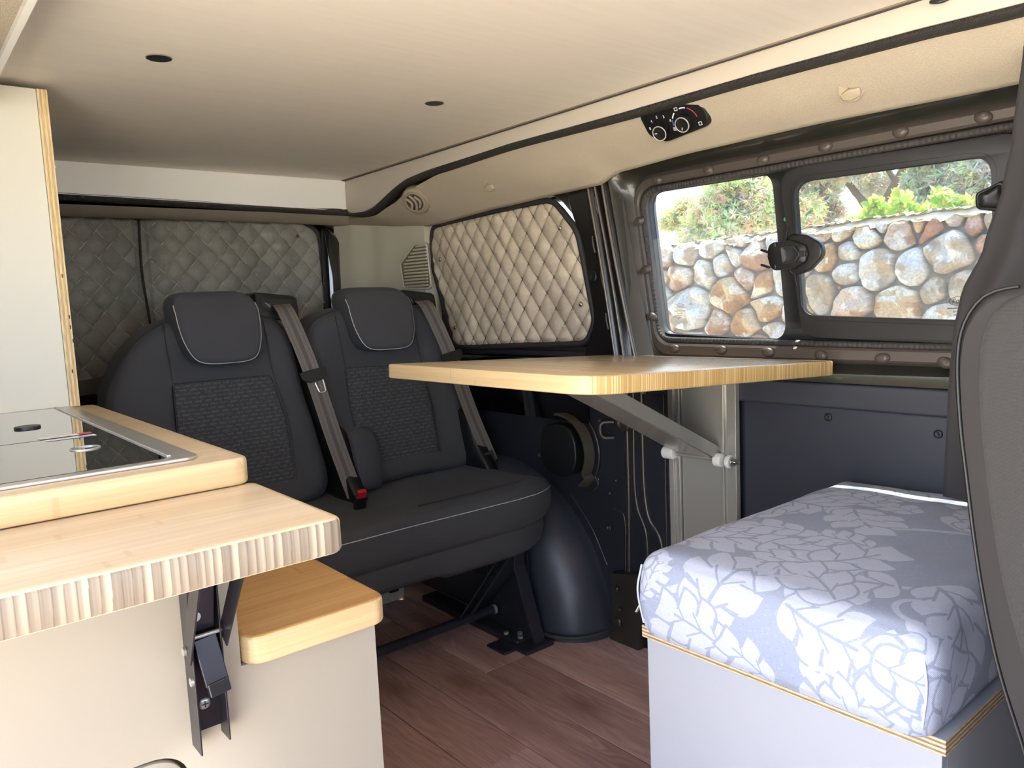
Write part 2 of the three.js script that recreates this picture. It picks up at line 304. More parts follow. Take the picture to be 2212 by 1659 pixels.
// ------------------------------------------------------------------ van shell: roof, left wall, rear wall, cab
{
  const roof = struct('roof');
  part(roof, 'roof_skin', box(-0.42, 1.68, 1.60, 1.64, -3.0, 2.1), M.outer);
  const wl = struct('wall_left');                        // door opening from z -0.86 to 0.34
  part(wl, 'wall_panel', box(-0.42, -0.335, -0.45, 1.6, -3.0, -0.95, 0.01), M.paint);
  part(wl, 'added_wall_lining', box(-0.334, -0.32, 0.0, 1.36, -2.85, -0.97, 0.004), M.cream);  // unseen pale lining, added to bounce light onto ceiling and rear
  part(wl, 'door_pillar', box(-0.42, -0.32, -0.45, 1.6, 0.34, 0.5, 0.02), M.paint);
  part(wl, 'roof_rail', box(-0.42, -0.30, 1.38, 1.6, -0.96, 2.1, 0.02), M.paint);
  part(wl, 'door_sill', box(-0.42, -0.32, -0.45, -0.02, -0.96, 0.35, 0.01), M.paint);
  part(wl, 'cab_door', box(-0.42, -0.34, -0.45, 0.78, 0.49, 1.5, 0.02), M.paint);
  part(wl, 'windscreen_pillar', box(-0.42, -0.34, 0.78, 1.42, 1.42, 1.5, 0.01), M.paint);
  const wr = struct('wall_rear');
  part(wr, 'tailgate', box(-0.42, 1.68, -0.45, 1.62, -3.0, -2.86, 0.02), M.paintDark);
  const wf = struct('wall_front');
  part(wf, 'bulkhead', box(-0.42, 1.68, -0.45, 0.82, 1.5, 1.62, 0.02), M.paintDark);
  part(wf, 'dashboard', box(-0.30, 1.50, 0.45, 0.84, 1.2, 1.5, 0.06, 4), M.blackPlastic);
  part(wf, 'windscreen_header', box(-0.42, 1.68, 1.40, 1.62, 1.5, 1.62, 0.02), M.paintDark);
  const w3 = struct('window_3');
  part(w3, 'windscreen', box(-0.40, 1.66, 0.82, 1.40, 1.55, 1.555, 0.001), M.glassClear);
}
// ceiling: the lowered bed panel in its roof opening
{
  const c = struct('ceiling');
  const g = box(0.218, 1.328, 1.40, 1.425, -2.515, 1.2, 0.002), p = g.attributes.position, uv = g.attributes.uv;
  for (let i = 0; i < p.count; i++) uv.setXY(i, p.getX(i), p.getZ(i));
  part(c, 'bed_panel', g, M.ceiling);
  part(c, 'edge_strip', mergeGeometries([box(1.329, 1.3445, 1.3985, 1.43, -2.515, 1.2, 0.001), box(0.199, 0.217, 1.3985, 1.43, -2.515, 1.2, 0.001)]), M.grayStrip);
  part(c, 'edge_line', mergeGeometries([box(1.3345, 1.336, 1.3975, 1.40, -2.515, 1.2, 0.0004), box(1.3405, 1.3415, 1.3975, 1.40, -2.515, 1.2, 0.0004), box(0.207, 0.209, 1.3975, 1.4, -2.515, 1.2, 0.0004)]), M.rubber);
  const t1 = struct('trim_1');                           // cream lining of the roof opening
  part(t1, 'lining_right', plateX([[-2.53, 1.29], [-2.47, 1.283], [-2.40, 1.279], [-2.34, 1.286], [-2.27, 1.307], [-2.2, 1.330], [-2.12, 1.348], [-2.0, 1.357], [-1.8, 1.360], [-1.6, 1.364], [-1.2, 1.360], [-0.86, 1.361], [-0.57, 1.357], [-0.42, 1.351], [0.3, 1.348], [1.24, 1.348], [1.24, 1.5], [-2.53, 1.5]].map((p) => V2(...p)), null, 1.345, 1.36, 0.001), M.creamDimmed);
  part(t1, 'lining_rear', box(0.18, 1.345, 1.296, 1.5, -2.535, -2.518, 0.002), M.cream);
  part(t1, 'lining_left', box(0.18, 0.197, 1.34, 1.5, -2.52, 1.25, 0.002), M.cream);
  part(t1, 'lining_front', box(0.18, 1.36, 1.34, 1.5, 1.22, 1.25, 0.002), M.cream);
}
const upper = [[-2.76, 1.268], [-2.51, 1.272], [-2.38, 1.262], [-2.25, 1.287], [-2.13, 1.323], [-1.97, 1.343], [-1.62, 1.352], [-0.86, 1.348], [-0.42, 1.342], [1.2, 1.335]];
const lower = [[-2.76, 1.256], [-2.63, 1.250], [-2.22, 1.216], [-1.84, 1.231], [-1.54, 1.238], [-1.42, 1.240], [-1.365, 1.262], [-1.12, 1.272], [-0.83, 1.275], [-0.5, 1.269], [1.2, 1.262]].map(([z, y]) => [z * 0.988, 0.95 + (y - 0.95) * 0.988]);
{
  const h = struct('trim_2');                            // beige headliner along the right side and the rear
  const rows = [];
  for (let j = 0; j <= 12; j++) {
    const f = j / 12, row = [];
    for (let i = 0; i <= 120; i++) {
      const z = lerp(-2.76, 1.2, i / 120), a = interp(upper, z), b = interp(lower, z), bul = Math.sin(f * Math.PI);
      const pinch = Math.exp(-(((z + 1.6) / 0.13) ** 2)) * 0.006 + Math.exp(-(((z + 0.86) / 0.06) ** 2)) * 0.004;
      row.push(V(1.372 + f * 0.110 - bul * 0.006 - pinch * bul, lerp(a, b, f) - bul * (0.006 + pinch), z));
    }
    rows.push(row);
  }
  rows.push(rows[12].map((p) => V(p.x + 0.03, p.y + 0.012, p.z)), rows[12].map((p) => V(p.x + 0.05, p.y + 0.2, p.z)));
  part(h, 'headliner_right', loft(rows, false), M.headliner);
  const rear = []; for (let j = 0; j <= 8; j++) { const f = j / 8, row = []; for (let i = 0; i <= 40; i++) { const x = lerp(-0.3, 1.42, i / 40); row.push(V(x, 1.282 - 0.004 * f - 0.02 * Math.sin(f * Math.PI) - 0.02 * Math.max(0, x - 1.1) * f, -2.53 - 0.2 * f)); } rear.push(row); }
  part(h, 'headliner_rear', loft(rear, false), M.headliner);
  part(h, 'headliner_left', box(-0.33, 0.19, 1.34, 1.36, -2.75, 1.25, 0.004), M.headliner);
  const s = struct('trim_3');                            // black rubber edging round the roof opening
  const sp = [[0.18, 1.300, -2.525], [1.2, 1.288, -2.525]].map((p) => V(...p));
  const line = [[-2.52, 1.288], [-2.47, 1.279], [-2.40, 1.275], [-2.34, 1.282], [-2.27, 1.303], [-2.2, 1.326], [-2.12, 1.344], [-2.0, 1.353], [-1.8, 1.358], [-1.6, 1.362], [-1.2, 1.357], [-0.86, 1.358], [-0.57, 1.354], [-0.42, 1.348], [0.3, 1.345], [1.2, 1.345]];
  const pts = [V(0.18, 1.303, -2.522), V(0.7, 1.296, -2.522), V(1.25, 1.288, -2.522), V(1.325, 1.287, -2.52), ...line.map(([z, y], i) => V(i ? 1.364 : 1.35, y - 0.002, z))];
  const curve = new THREE.CatmullRomCurve3(pts, false, 'centripetal').getSpacedPoints(260);
  const loops = []; for (let k = 0; k <= 10; k++) loops.push([]);
  curve.forEach((p, i) => { const d = (curve[i + 1] ?? p).clone().sub(curve[i - 1] ?? p).normalize(), side = d.clone().cross(V(0, 1, 0)).normalize(), up = side.clone().cross(d); for (let k = 0; k <= 10; k++) { const a = k / 10 * 6.283; loops[k].push(p.clone().addScaledVector(side, Math.cos(a) * 0.019).addScaledVector(up, Math.sin(a) * 0.009)); } });
  part(s, 'rubber_edging', loft(loops, false), M.rubberRib);
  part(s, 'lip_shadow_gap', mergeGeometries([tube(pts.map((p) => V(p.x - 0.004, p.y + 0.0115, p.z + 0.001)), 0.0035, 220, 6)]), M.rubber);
}

// ------------------------------------------------------------------ right wall
const wx = (pts, X) => pts.map((p) => V(X, p.y, p.x));
const RW = struct('wall_right');
const W1 = [[-1.343, 1.216], [-0.968, 1.211], [-0.932, 0.831], [-1.299, 0.846]], W2 = [[-0.914, 1.182], [-0.522, 1.173], [-0.509, 0.869], [-0.894, 0.886]];
const WO = [[-1.362, 1.232], [-0.45, 1.226], [-0.45, 0.815], [-1.312, 0.828]];
const SW = [[-2.26, 1.222, 0.05], [-1.63, 1.245, 0.09], [-1.545, 1.16, 0.08], [-1.49, 0.90, 0.05], [-1.53, 0.845, 0.06], [-2.16, 0.83, 0.06]];
{
  // outer skin with the openings of both windows
  const skin = [[-2.95, -0.45], [1.55, -0.45], [1.55, 1.6], [-2.95, 1.6]].map((p) => V2(...p));
  part(RW, 'outer_skin', plateX(skin, [rpoly(WO, 0.05), rpoly(SW, 0.06), rpoly(rect(0.35, 1.4, 0.82, 1.36), 0.08)], 1.605, 1.64, 0.001), M.outer);
  // inner lower panel and the rear quarter
  part(RW, 'inner_panel', plateX(rpoly([[-2.9, -0.02], [-0.1, -0.02], [-0.1, 0.70], [-1.35, 0.70], [-1.35, 0.80], [-2.9, 0.80]], 0), null, 1.52, 1.55, 0.002), M.paintDark);
  part(RW, 'window_ledge', loft([[1.600, 0.775], [1.555, 0.790], [1.53, 0.79], [1.512, 0.782], [1.505, 0.765], [1.505, 0.6]].map(([x, y]) => { const r = []; for (let i = 0; i <= 30; i++) r.push(V(x, y, lerp(-2.3, -1.5, i / 30))); return r; }), false), M.gloss);
  part(RW, 'quarter_frame', plateX([[-2.9, 0.78], [-1.43, 0.78], [-1.47, 1.26], [-2.9, 1.26]].map((p) => V2(...p)), [rpoly(SW, 0.06)], 1.535, 1.56, 0.004), M.paint);
  // pillar: section lofted up the wall
  const ys = []; for (let i = 0; i <= 30; i++) ys.push(lerp(0.70, 1.247, i / 30));
  const T = { l0: [[0.7, -1.55], [0.8, -1.505], [0.89, -1.466], [1.05, -1.49], [1.236, -1.552], [1.3, -1.57]], lin: (y, a, b, c) => a + (y - 0.8) * b + (y - 0.8) * (y - 1.24) * c };
  const sec = (y) => { const a = interp(T.l0, y), b = T.lin(y, -1.382, -0.177, -0.06), c = T.lin(y, -1.352, -0.19, -0.08), d = T.lin(y, -1.314, -0.215, 0.1); const S = [[a - 0.005, 1.56], [a, 1.505], [a + 0.006, 1.50], [b - 0.009, 1.499], [b - 0.004, 1.492], [b, 1.489], [b + 0.004, 1.491], [b + 0.008, 1.498], [c - 0.007, 1.498], [c - 0.004, 1.491], [c, 1.488], [c + 0.005, 1.492], [c + 0.010, 1.507], [d - 0.012, 1.509], [d - 0.005, 1.496], [d, 1.493], [d + 0.005, 1.498], [d + 0.014, 1.516], [d + 0.03, 1.53]]; return S.map(([z, x]) => V(x, y, z)); };
  const cols = ys.map(sec);
  part(RW, 'pillar', loft(cols, false), M.pillarBlack);
  for (const [p0, p1, p2, r] of [[-1.382, -0.177, -0.06, 0.0034], [-1.352, -0.19, -0.08, 0.0030], [-1.314, -0.215, 0.1, 0.0036]]) part(RW, 'pillar_bead', tube([0.70, 0.83, 0.96, 1.1, 1.243].map((y) => [1.4905, y, T.lin(y, p0, p1, p2)]), r, 40, 8), M.beadGlint);
  // concave surround of the sliding window, ring by ring
  const ring = (TL, TR, BR, BL, r, X) => wx(rpoly([TL, TR, BR, BL], r, 10), X);
  const A = ring([-1.392, 1.285], [-0.2, 1.285], [-0.2, 0.77], [-1.312, 0.765], 0.06, 1.508);
  const rings = [ring([-1.405, 1.30], [-0.18, 1.30], [-0.18, 0.755], [-1.308, 0.755], 0.05, 1.500), A,
    ring([-1.386, 1.266], [-0.21, 1.272], [-0.21, 0.778], [-1.308, 0.772], 0.06, 1.526), ring([-1.37, 1.258], [-0.22, 1.264], [-0.22, 0.786], [-1.302, 0.782], 0.06, 1.548),
    ring([-1.358, 1.252], [-0.23, 1.256], [-0.23, 0.789], [-1.296, 0.788], 0.06, 1.553)];
  part(RW, 'window_recess', loft(rings, true, 0.9), M.paintOlive);
  const B = [ring([-1.358, 1.252], [-0.23, 1.256], [-0.23, 0.789], [-1.296, 0.788], 0.06, 1.553), ring([-1.354, 1.245], [-0.23, 1.248], [-0.23, 0.794], [-1.293, 0.794], 0.06, 1.543), ring([-1.350, 1.240], [-0.23, 1.242], [-0.23, 0.798], [-1.291, 0.799], 0.06, 1.540), ring([-1.344, 1.227], [-0.25, 1.226], [-0.25, 0.815], [-1.285, 0.820], 0.055, 1.541), ring([-1.341, 1.223], [-0.26, 1.222], [-0.26, 0.818], [-1.284, 0.826], 0.055, 1.546), ring([-1.340, 1.221], [-0.27, 1.220], [-0.27, 0.820], [-1.284, 0.830], 0.055, 1.58)];
  part(RW, 'window_rail', loft(B, true, 0.45), M.paintBronze);
  const seal = rpoly([[-1.334, 1.214], [-0.3, 1.212], [-0.3, 0.824], [-1.290, 0.834]], 0.05, 10);
  part(RW, 'weatherstrip', tube(wx(seal, 1.556), 0.0075, 200, 8, true), M.rubberRib);
  // pressed dimples of the rail
  const dim = new THREE.SphereGeometry(0.0155, 20, 14).scale(0.6, 0.72, 1);
  for (const [z, y] of [[-1.266, 1.233], [-1.114, 1.234], [-0.970, 1.233], [-0.826, 1.235], [-0.676, 1.236], [-0.534, 1.234], [-1.224, 0.812], [-1.086, 0.812], [-0.962, 0.809], [-0.836, 0.806], [-0.707, 0.803], [-0.590, 0.798], [-1.329, 1.138], [-1.310, 1.014], [-1.294, 0.893]]) {
    const b = part(RW, 'dimple', dim, M.paintBronze); b.position.set(1.540, y, z); b.rotation.x = rr(-0.4, 0.4);
    const pin = part(RW, 'dimple_pin', disc([0, 0, 0], 0.0034, 0.004, 'x', 10), M.paintBronze); pin.position.set(1.532, y + 0.001, z + 0.003);
  }
  // dusty sill shelf below the window and the trim panel under it
  part(RW, 'sill', loft([[1.60, 0.792], [1.585, 0.776], [1.575, 0.772], [1.52, 0.757], [1.512, 0.751], [1.508, 0.742], [1.508, 0.70]].map(([x, y]) => { const r = []; for (let i = 0; i <= 20; i++) r.push(V(x, y, lerp(-1.33, -0.1, i / 20))); return r; }), false), M.sill);
  part(RW, 'sill_front', box(1.500, 1.53, 0.700, 0.752, -1.3, -0.1, 0.006, 3), M.panel);
  part(RW, 'trim_panel', plateX(rpoly([[-1.005, 0.02], [-0.1, 0.02], [-0.1, 0.702], [-1.005, 0.705]], 0.012), null, 1.506, 1.522, 0.006), M.panel);
  for (const [z, y] of [[-0.802, 0.681], [-0.587, 0.668]]) { part(RW, 'plug', dome(rpoly(rect(z - 0.008, z + 0.008, y - 0.008, y + 0.008), 0.008), [z, y], [[1, 0], [1, 0.002], [0.8, 0.0045], [0.4, 0.0035]], (a, b, h) => [1.506 - h, b, a]), M.blackPlastic); }
  // pressings of the rear quarter: ribs, cap, tie-down loop, wheel arch, pillar foot
  const rib = (p, r) => part(RW, 'rib', tube(p.map(([z, y]) => [1.519, y, z]), r, 60, 8), M.paint);
  rib([[-1.366, 0.76], [-1.370, 0.656], [-1.372, 0.4], [-1.378, 0.183], [-1.376, 0.06], [-1.363, 0.01]], 0.008);
  rib([[-1.345, 0.76], [-1.347, 0.657], [-1.349, 0.433], [-1.340, 0.38], [-1.315, 0.325], [-1.318, 0.1]], 0.006);
  rib([[-1.318, 0.76], [-1.318, 0.635], [-1.314, 0.414], [-1.300, 0.36], [-1.266, 0.316], [-1.266, 0.1]], 0.008);
  rib([[-1.245, 0.76], [-1.246, 0.3], [-1.25, 0.05]], 0.003);
  rib([[-1.43, 0.37], [-1.395, 0.36], [-1.388, 0.33], [-1.392, 0.20]], 0.003);
  rib([[-1.60, 0.38], [-1.52, 0.30], [-1.46, 0.20]], 0.003);
  const cap = rpoly(rect(-1.682, -1.532, 0.44, 0.592), 0.076, 10);
  part(RW, 'speaker_cap', dome(cap, [-1.606, 0.516], [[1.0, -0.03], [1.0, 0.018], [0.95, 0.024], [0.4, 0.025]], (a, b, h) => [1.503 - h, b, a]), M.blackPlastic);
  const arc = []; for (let i = 0; i <= 24; i++) { const t = lerp(1.75, -0.55, i / 24); arc.push([1.497, 0.515 + 0.105 * Math.sin(t), -1.60 + 0.105 * Math.cos(t)]); } arc.push([1.497, 0.445, -1.50], [1.497, 0.42, -1.525]);
  part(RW, 'cap_ring', ribbon(arc, 0.03, 0.006, [0.85, 0, 0.35]), M.capRing);
  part(RW, 'cap_rim', tube(arc.map(([x, y, z]) => [1.515, 0.515 + (y - 0.515) * 1.2, -1.6 + (z + 1.6) * 1.2]), 0.004, 50, 8), M.paint);
  part(RW, 'tie_down', tube([[1.515, 0.612, -1.415], [1.495, 0.611, -1.435], [1.49, 0.604, -1.441], [1.49, 0.580, -1.441], [1.492, 0.571, -1.432], [1.512, 0.570, -1.412]], 0.0042, 40, 10), M.paintBronze);
  part(RW, 'tie_down_boss', dome(rpoly(rect(-1.402, -1.352, 0.59, 0.64), 0.025), [-1.377, 0.615], [[1, 0], [1, 0.006], [0.7, 0.01], [0.6, 0.004], [0.2, 0.004]], (a, b, h) => [1.512 - h, b, a]), M.paint);
  for (const [z, y, r] of [[-1.47, 0.61, 0.006], [-1.49, 0.44, 0.009], [-1.415, 0.45, 0.004], [-1.44, 0.41, 0.005], [-1.45, 0.31, 0.009], [-1.215, 0.50, 0.012], [-1.73, 0.48, 0.006]]) part(RW, 'grommet', dome(rpoly(rect(z - r, z + r, y - r, y + r), r, 5), [z, y], [[1, 0], [1, 0.003], [0.6, 0.004], [0.5, 0.001], [0.1, 0.001]], (a, b, h) => [1.520 - h, b, a]), M.paint);
  for (const [z, y] of [[-1.455, 1.09], [-1.44, 1.19], [-1.427, 0.995], [-1.415, 0.885]]) part(RW, 'pillar_slot', tube([[1.497, y + 0.022, z], [1.495, y, z + 0.004], [1.497, y - 0.022, z + 0.008]], 0.0028, 10, 6), M.paintBronze);
  part(RW, 'pillar_clip', dome(rpoly(rect(-1.475, -1.445, 0.99, 1.02), 0.015), [-1.46, 1.005], [[1, 0], [1, 0.003], [0.7, 0.005], [0.5, 0.002]], (a, b, h) => [1.500 - h, b, a]), M.blackPlastic);
  part(RW, 'pillar_foot', plateX(rpoly([[-1.44, -0.005], [-1.33, -0.005], [-1.315, 0.10], [-1.325, 0.21], [-1.425, 0.195], [-1.428, 0.09]], 0.01), null, 1.492, 1.53, 0.008), M.paint);
  for (const [z, y, r] of [[-1.40, 0.06, 0.013], [-1.40, 0.155, 0.008], [-1.39, 0.10, 0.005]]) part(RW, 'foot_bolt', dome(rpoly(rect(z - r, z + r, y - r, y + r), r, 5), [z, y], [[1, 0], [1, 0.004], [0.6, 0.007], [0.1, 0.007]], (a, b, h) => [1.492 - h, b, a]), M.paint);
  const prof = [[1.53, 0.455], [1.49, 0.455], [1.465, 0.451], [1.435, 0.438], [1.408, 0.418], [1.385, 0.39], [1.369, 0.355], [1.361, 0.31], [1.36, 0.2], [1.36, 0.0]];
  const lo = []; for (let i = 0; i <= 48; i++) { const t = i / 48 * Math.PI; lo.push(prof.map(([x, r]) => { const q = r + 0.006 * Math.sin(t * 9) * (r > 0.3 ? 1 : 0) * sstep(Math.sin(t * 4.5), 0.9, 1); return V(x, q * Math.sin(t), -1.9 + q * Math.cos(t)); })); }
  part(RW, 'wheel_arch', loft(lo, false), mat(0x34363f, 0.44, { clearcoat: 0.3, clearcoatRoughness: 0.4 }));
  part(RW, 'wheel_arch_seam', tube([[1.515, 0.02, -1.446], [1.44, 0.02, -1.452], [1.39, 0.02, -1.482], [1.362, 0.02, -1.53], [1.352, 0.02, -1.6]], 0.006, 30, 6), M.rubber);
}
// beige plastic lining of the rear corner with its louvre
{
  const t = struct('trim_4');
  const xs = (z) => interp([[-2.70, 1.382], [-2.64, 1.40], [-2.5, 1.446], [-2.36, 1.468], [-2.16, 1.484]], z);
  const rows = []; for (let j = 0; j <= 16; j++) { const y = lerp(0.72, 1.262, j / 16), row = []; for (let i = 0; i <= 30; i++) { const z = lerp(-2.70, -2.225 - 0.015 * (1 - j / 16), i / 30); row.push(V(xs(z) - 0.008 * Math.sin(j / 16 * 3.1), y, z)); } row.push(V(1.55, y, -2.222 - 0.015 * (1 - j / 16))); row.unshift(V(1.52, y, -2.71)); rows.push(row); }
  part(t, 'corner_lining', loft(rows, false, 1.0), M.pillarTrim);
  const vent = rpoly([[-2.366, 1.098, 0.012], [-2.27, 1.165, 0.015], [-2.205, 1.16, 0.02], [-2.192, 1.0, 0.02], [-2.35, 1.005, 0.02]], 0.015, 6);
  const skew = (a, b, h) => [xs(a) - 0.009 - h, b, a];
  part(t, 'louvre_frame', dome(vent, [-2.28, 1.08], [[1, -0.002], [1, 0.003], [0.97, 0.0045], [0.92, 0.004], [0.9, 0.001]], skew), M.pillarTrim);
  part(t, 'louvre_gap_shade', dome(vent.map((p) => V2(-2.28 + (p.x + 2.28) * 0.9, 1.08 + (p.y - 1.08) * 0.9)), [-2.28, 1.08], [[1, 0], [1, 0.0015], [0.5, 0.0015]], skew), mat(0x6e6753, 0.8));  // dark sheet painting in the shade between the slats
  for (let k = 0; k < 13; k++) {
    const y = 1.016 + k * 0.0112, z0 = -2.338 + Math.max(0, y - 1.095) * 1.32, z1 = -2.206;
    if (z1 - z0 > 0.02) part(t, 'louvre_slat', boxUV(new RoundedBoxGeometry(0.006, 0.0062, z1 - z0, 2, 0.002).rotateZ(0.5).rotateY(0.08).translate(xs((z0 + z1) / 2) - 0.0135, y, (z0 + z1) / 2)), M.pillarTrim);
  }
  const b = part(t, 'tailgate_seal', dome(rpoly([[1.325, 0.70], [1.385, 0.70], [1.390, 1.22], [1.325, 1.275]], 0.012), [1.355, 1.0], [[1, -0.03], [1, 0.0], [0.9, 0.016], [0.4, 0.022]], (x, y, h) => [x, y, -2.69 + h]), M.gloss);
}

// ------------------------------------------------------------------ windows
{
  const w = struct('window_1');
  const frame = part(w, 'window_frame', plateX(rpoly([[-1.362, 1.238], [-0.30, 1.234], [-0.30, 0.808], [-1.312, 0.822]], 0.05, 8), [rpoly(W1, 0.042, 8), rpoly([[-0.930, 1.200], [-0.49, 1.194], [-0.48, 0.852], [-0.905, 0.862]], 0.04, 8)], 1.574, 1.606, 0.003), M.frameBlack);
  part(w, 'slider_frame', plateX(rpoly([[-0.946, 1.210], [-0.472, 1.204], [-0.464, 0.828], [-0.890, 0.842]], 0.045, 8), [rpoly(W2, 0.042, 8)], 1.556, 1.573, 0.005), M.frameSlide);
  part(w, 'slider_lip', tube(wx(rpoly([[-0.918, 1.186], [-0.518, 1.177], [-0.505, 0.865], [-0.890, 0.882]], 0.044, 8), 1.558), 0.0022, 160, 6, true), M.gloss);
  part(w, 'slider_channel', mergeGeometries([tube([[1.572, 1.212, -1.0], [1.572, 1.208, -0.31]], 0.006, 4, 8), tube([[1.566, 0.826, -1.25], [1.566, 0.818, -0.31]], 0.007, 4, 8)]), M.rubberRib);
  part(w, 'pane', plateX(rpoly([[-1.35, 1.22], [-0.95, 1.216], [-0.92, 0.826], [-1.30, 0.84]], 0.04), null, 1.592, 1.5921, 0), M.glass);
  part(w, 'pane', plateX(rpoly([[-0.925, 1.19], [-0.512, 1.182], [-0.5, 0.86], [-0.9, 0.876]], 0.04), null, 1.566, 1.5661, 0), M.glass);
  // latch on the mullion
  const L = part(w, 'latch', dome(rpoly([[-0.962, 1.052, 0.02], [-0.905, 1.054, 0.02], [-0.872, 1.04, 0.01], [-0.866, 1.02, 0.01], [-0.873, 1.004, 0.01], [-0.9, 0.991, 0.015], [-0.955, 0.99, 0.02], [-0.964, 1.02, 0.01]], 0.012, 6), [-0.915, 1.021], [[1, -0.012], [1, 0.006], [0.94, 0.012], [0.6, 0.014], [0.2, 0.014]], (a, b, h) => [1.552 - h, b, a]), M.latch);
  part(L, 'latch_flap', dome(rpoly([[-0.926, 1.042], [-0.892, 1.040], [-0.878, 1.021], [-0.892, 1.004], [-0.922, 1.002]], 0.006, 4), [-0.905, 1.022], [[1, 0], [1, 0.006], [0.86, 0.008], [0.8, 0.004], [0.3, 0.003]], (a, b, h) => [1.538 - h, b, a]), M.frameSlide);
  part(L, 'latch_button', box(1.533, 1.54, 1.016, 1.028, -0.884, -0.868, 0.002), M.frameSlide);
  for (const y of [1.035, 1.002]) part(L, 'latch_prong', boxUV(new RoundedBoxGeometry(0.008, 0.006, 0.024, 2, 0.003).rotateX(0.35).translate(1.55, y, -0.973)), M.latch);
  part(L, 'latch_groove', box(1.5385, 1.5405, 0.994, 1.05, -0.945, -0.941, 0.0008), M.gloss);
  part(w, 'latch_tongue', dome(rpoly([[-0.92, 1.07, 0.02], [-0.875, 1.062, 0.03], [-0.84, 1.04, 0.03], [-0.838, 1.015, 0.03], [-0.87, 0.985, 0.03], [-0.915, 0.975, 0.02]], 0.03, 6), [-0.885, 1.022], [[1, -0.008], [1, 0.004], [0.9, 0.007], [0.3, 0.008]], (a, b, h) => [1.556 - h, b, a]), M.latch);
  part(w, 'latch_fin', mergeGeometries([flat([1.552, 1.052, -0.925], [1.556, 1.085, -0.92], 0.004, 0.006, [0, 0, 1]), flat([1.554, 0.985, -0.905], [1.556, 0.955, -0.9], 0.004, 0.006, [0, 0, 1])]), M.latch);
  part(w, 'pull_handle', dome(rpoly([[-0.547, 1.105, 0.012], [-0.50, 1.122, 0.006], [-0.494, 1.064, 0.006], [-0.545, 1.076, 0.012]], 0.01, 6), [-0.518, 1.092], [[1, -0.01], [1, 0.014], [0.93, 0.02], [0.75, 0.021], [0.68, 0.014], [0.3, 0.013]], (a, b, h) => [1.560 - h, b, a]), M.latch);
  part(w, 'status_dot', disc([1.5735, 1.102, -0.937], 0.0045, 0.001, 'x', 18), M.green);
  // marks on the glass: etched lettering and dried ring marks
  const etch = (id) => canvasTex(256, 256, (c) => {
    c.fillStyle = '#000'; c.fillRect(0, 0, 256, 256); c.strokeStyle = '#fff'; c.fillStyle = '#fff'; c.lineWidth = 5;
    c.beginPath(); c.ellipse(128, 60, 92, 42, 0, 0, 6.3); c.stroke();
    c.font = 'italic bold 58px serif'; c.textAlign = 'center'; c.fillText('Ford', 128, 78);
    c.fillRect(18, 122, 220, 10); c.font = 'bold 24px sans-serif'; c.fillText('E4 43R 00', 128, 168); c.fillText('DOT AS2', 128, 200); c.font = 'bold 22px sans-serif'; c.fillText('E9/96', 128, 236);
  }, 1, 1, false);
  const ringMark = (n, s) => canvasTex(256, 256, (c) => {
    seed = s; c.fillStyle = '#000'; c.fillRect(0, 0, 256, 256);
    for (let i = 0; i < n; i++) { const r = i < n * 0.6 ? rr(86, 118) : rr(20, 110), a = rr(0, 6.28), e = rr(0.3, 1.6); c.strokeStyle = 'rgba(255,255,255,' + rr(0.1, 0.5).toFixed(2) + ')'; c.lineWidth = rr(0.8, 2.2); c.beginPath(); c.ellipse(128 + rr(-6, 6), 128 + rr(-6, 6), r, r * rr(0.9, 1.06), rr(0, 1), a, a + e); c.stroke(); }
  }, 1, 1, false);
  const decal = (name, x, z, y, s, sy, t, color, op) => { const g = new THREE.PlaneGeometry(s, sy).rotateY(-Math.PI / 2).translate(x, y, z); t.wrapS = t.wrapT = THREE.ClampToEdgeWrapping; part(w, name, g, mat(color, 0.8, { transparent: true, alphaMap: t, opacity: op })); };
  const e1 = etch(1);
  decal('etched_mark', 1.5645, -0.578, 0.899, 0.046, 0.05, e1, 0x3a3632, 0.8);
  decal('etched_mark', 1.590, -1.245, 0.905, 0.04, 0.044, e1, 0x3a3632, 0.7);
  decal('ring_mark', 1.5645, -0.572, 1.128, 0.078, 0.078, ringMark(90, 5), 0xffffff, 0.5);
  decal('ring_mark', 1.590, -1.255, 1.125, 0.056, 0.056, ringMark(36, 9), 0xffffff, 0.3);
  const w2 = struct('window_2');
  part(w2, 'pane', plateX(rpoly(SW.map((p) => [p[0] - Math.sign(p[0] + 1.88) * -0.01, p[1]]), 0.05), null, 1.60, 1.6001, 0), M.glass);
  part(w2, 'window_frame', tube(wx(rpoly(SW, 0.06, 8), 1.585), 0.012, 160, 8, true), M.gloss);
  const w4 = struct('window_4');
  part(w4, 'pane', plateX(rpoly(rect(0.33, 1.42, 0.80, 1.38), 0.08), null, 1.612, 1.6121, 0), M.glassClear);
}

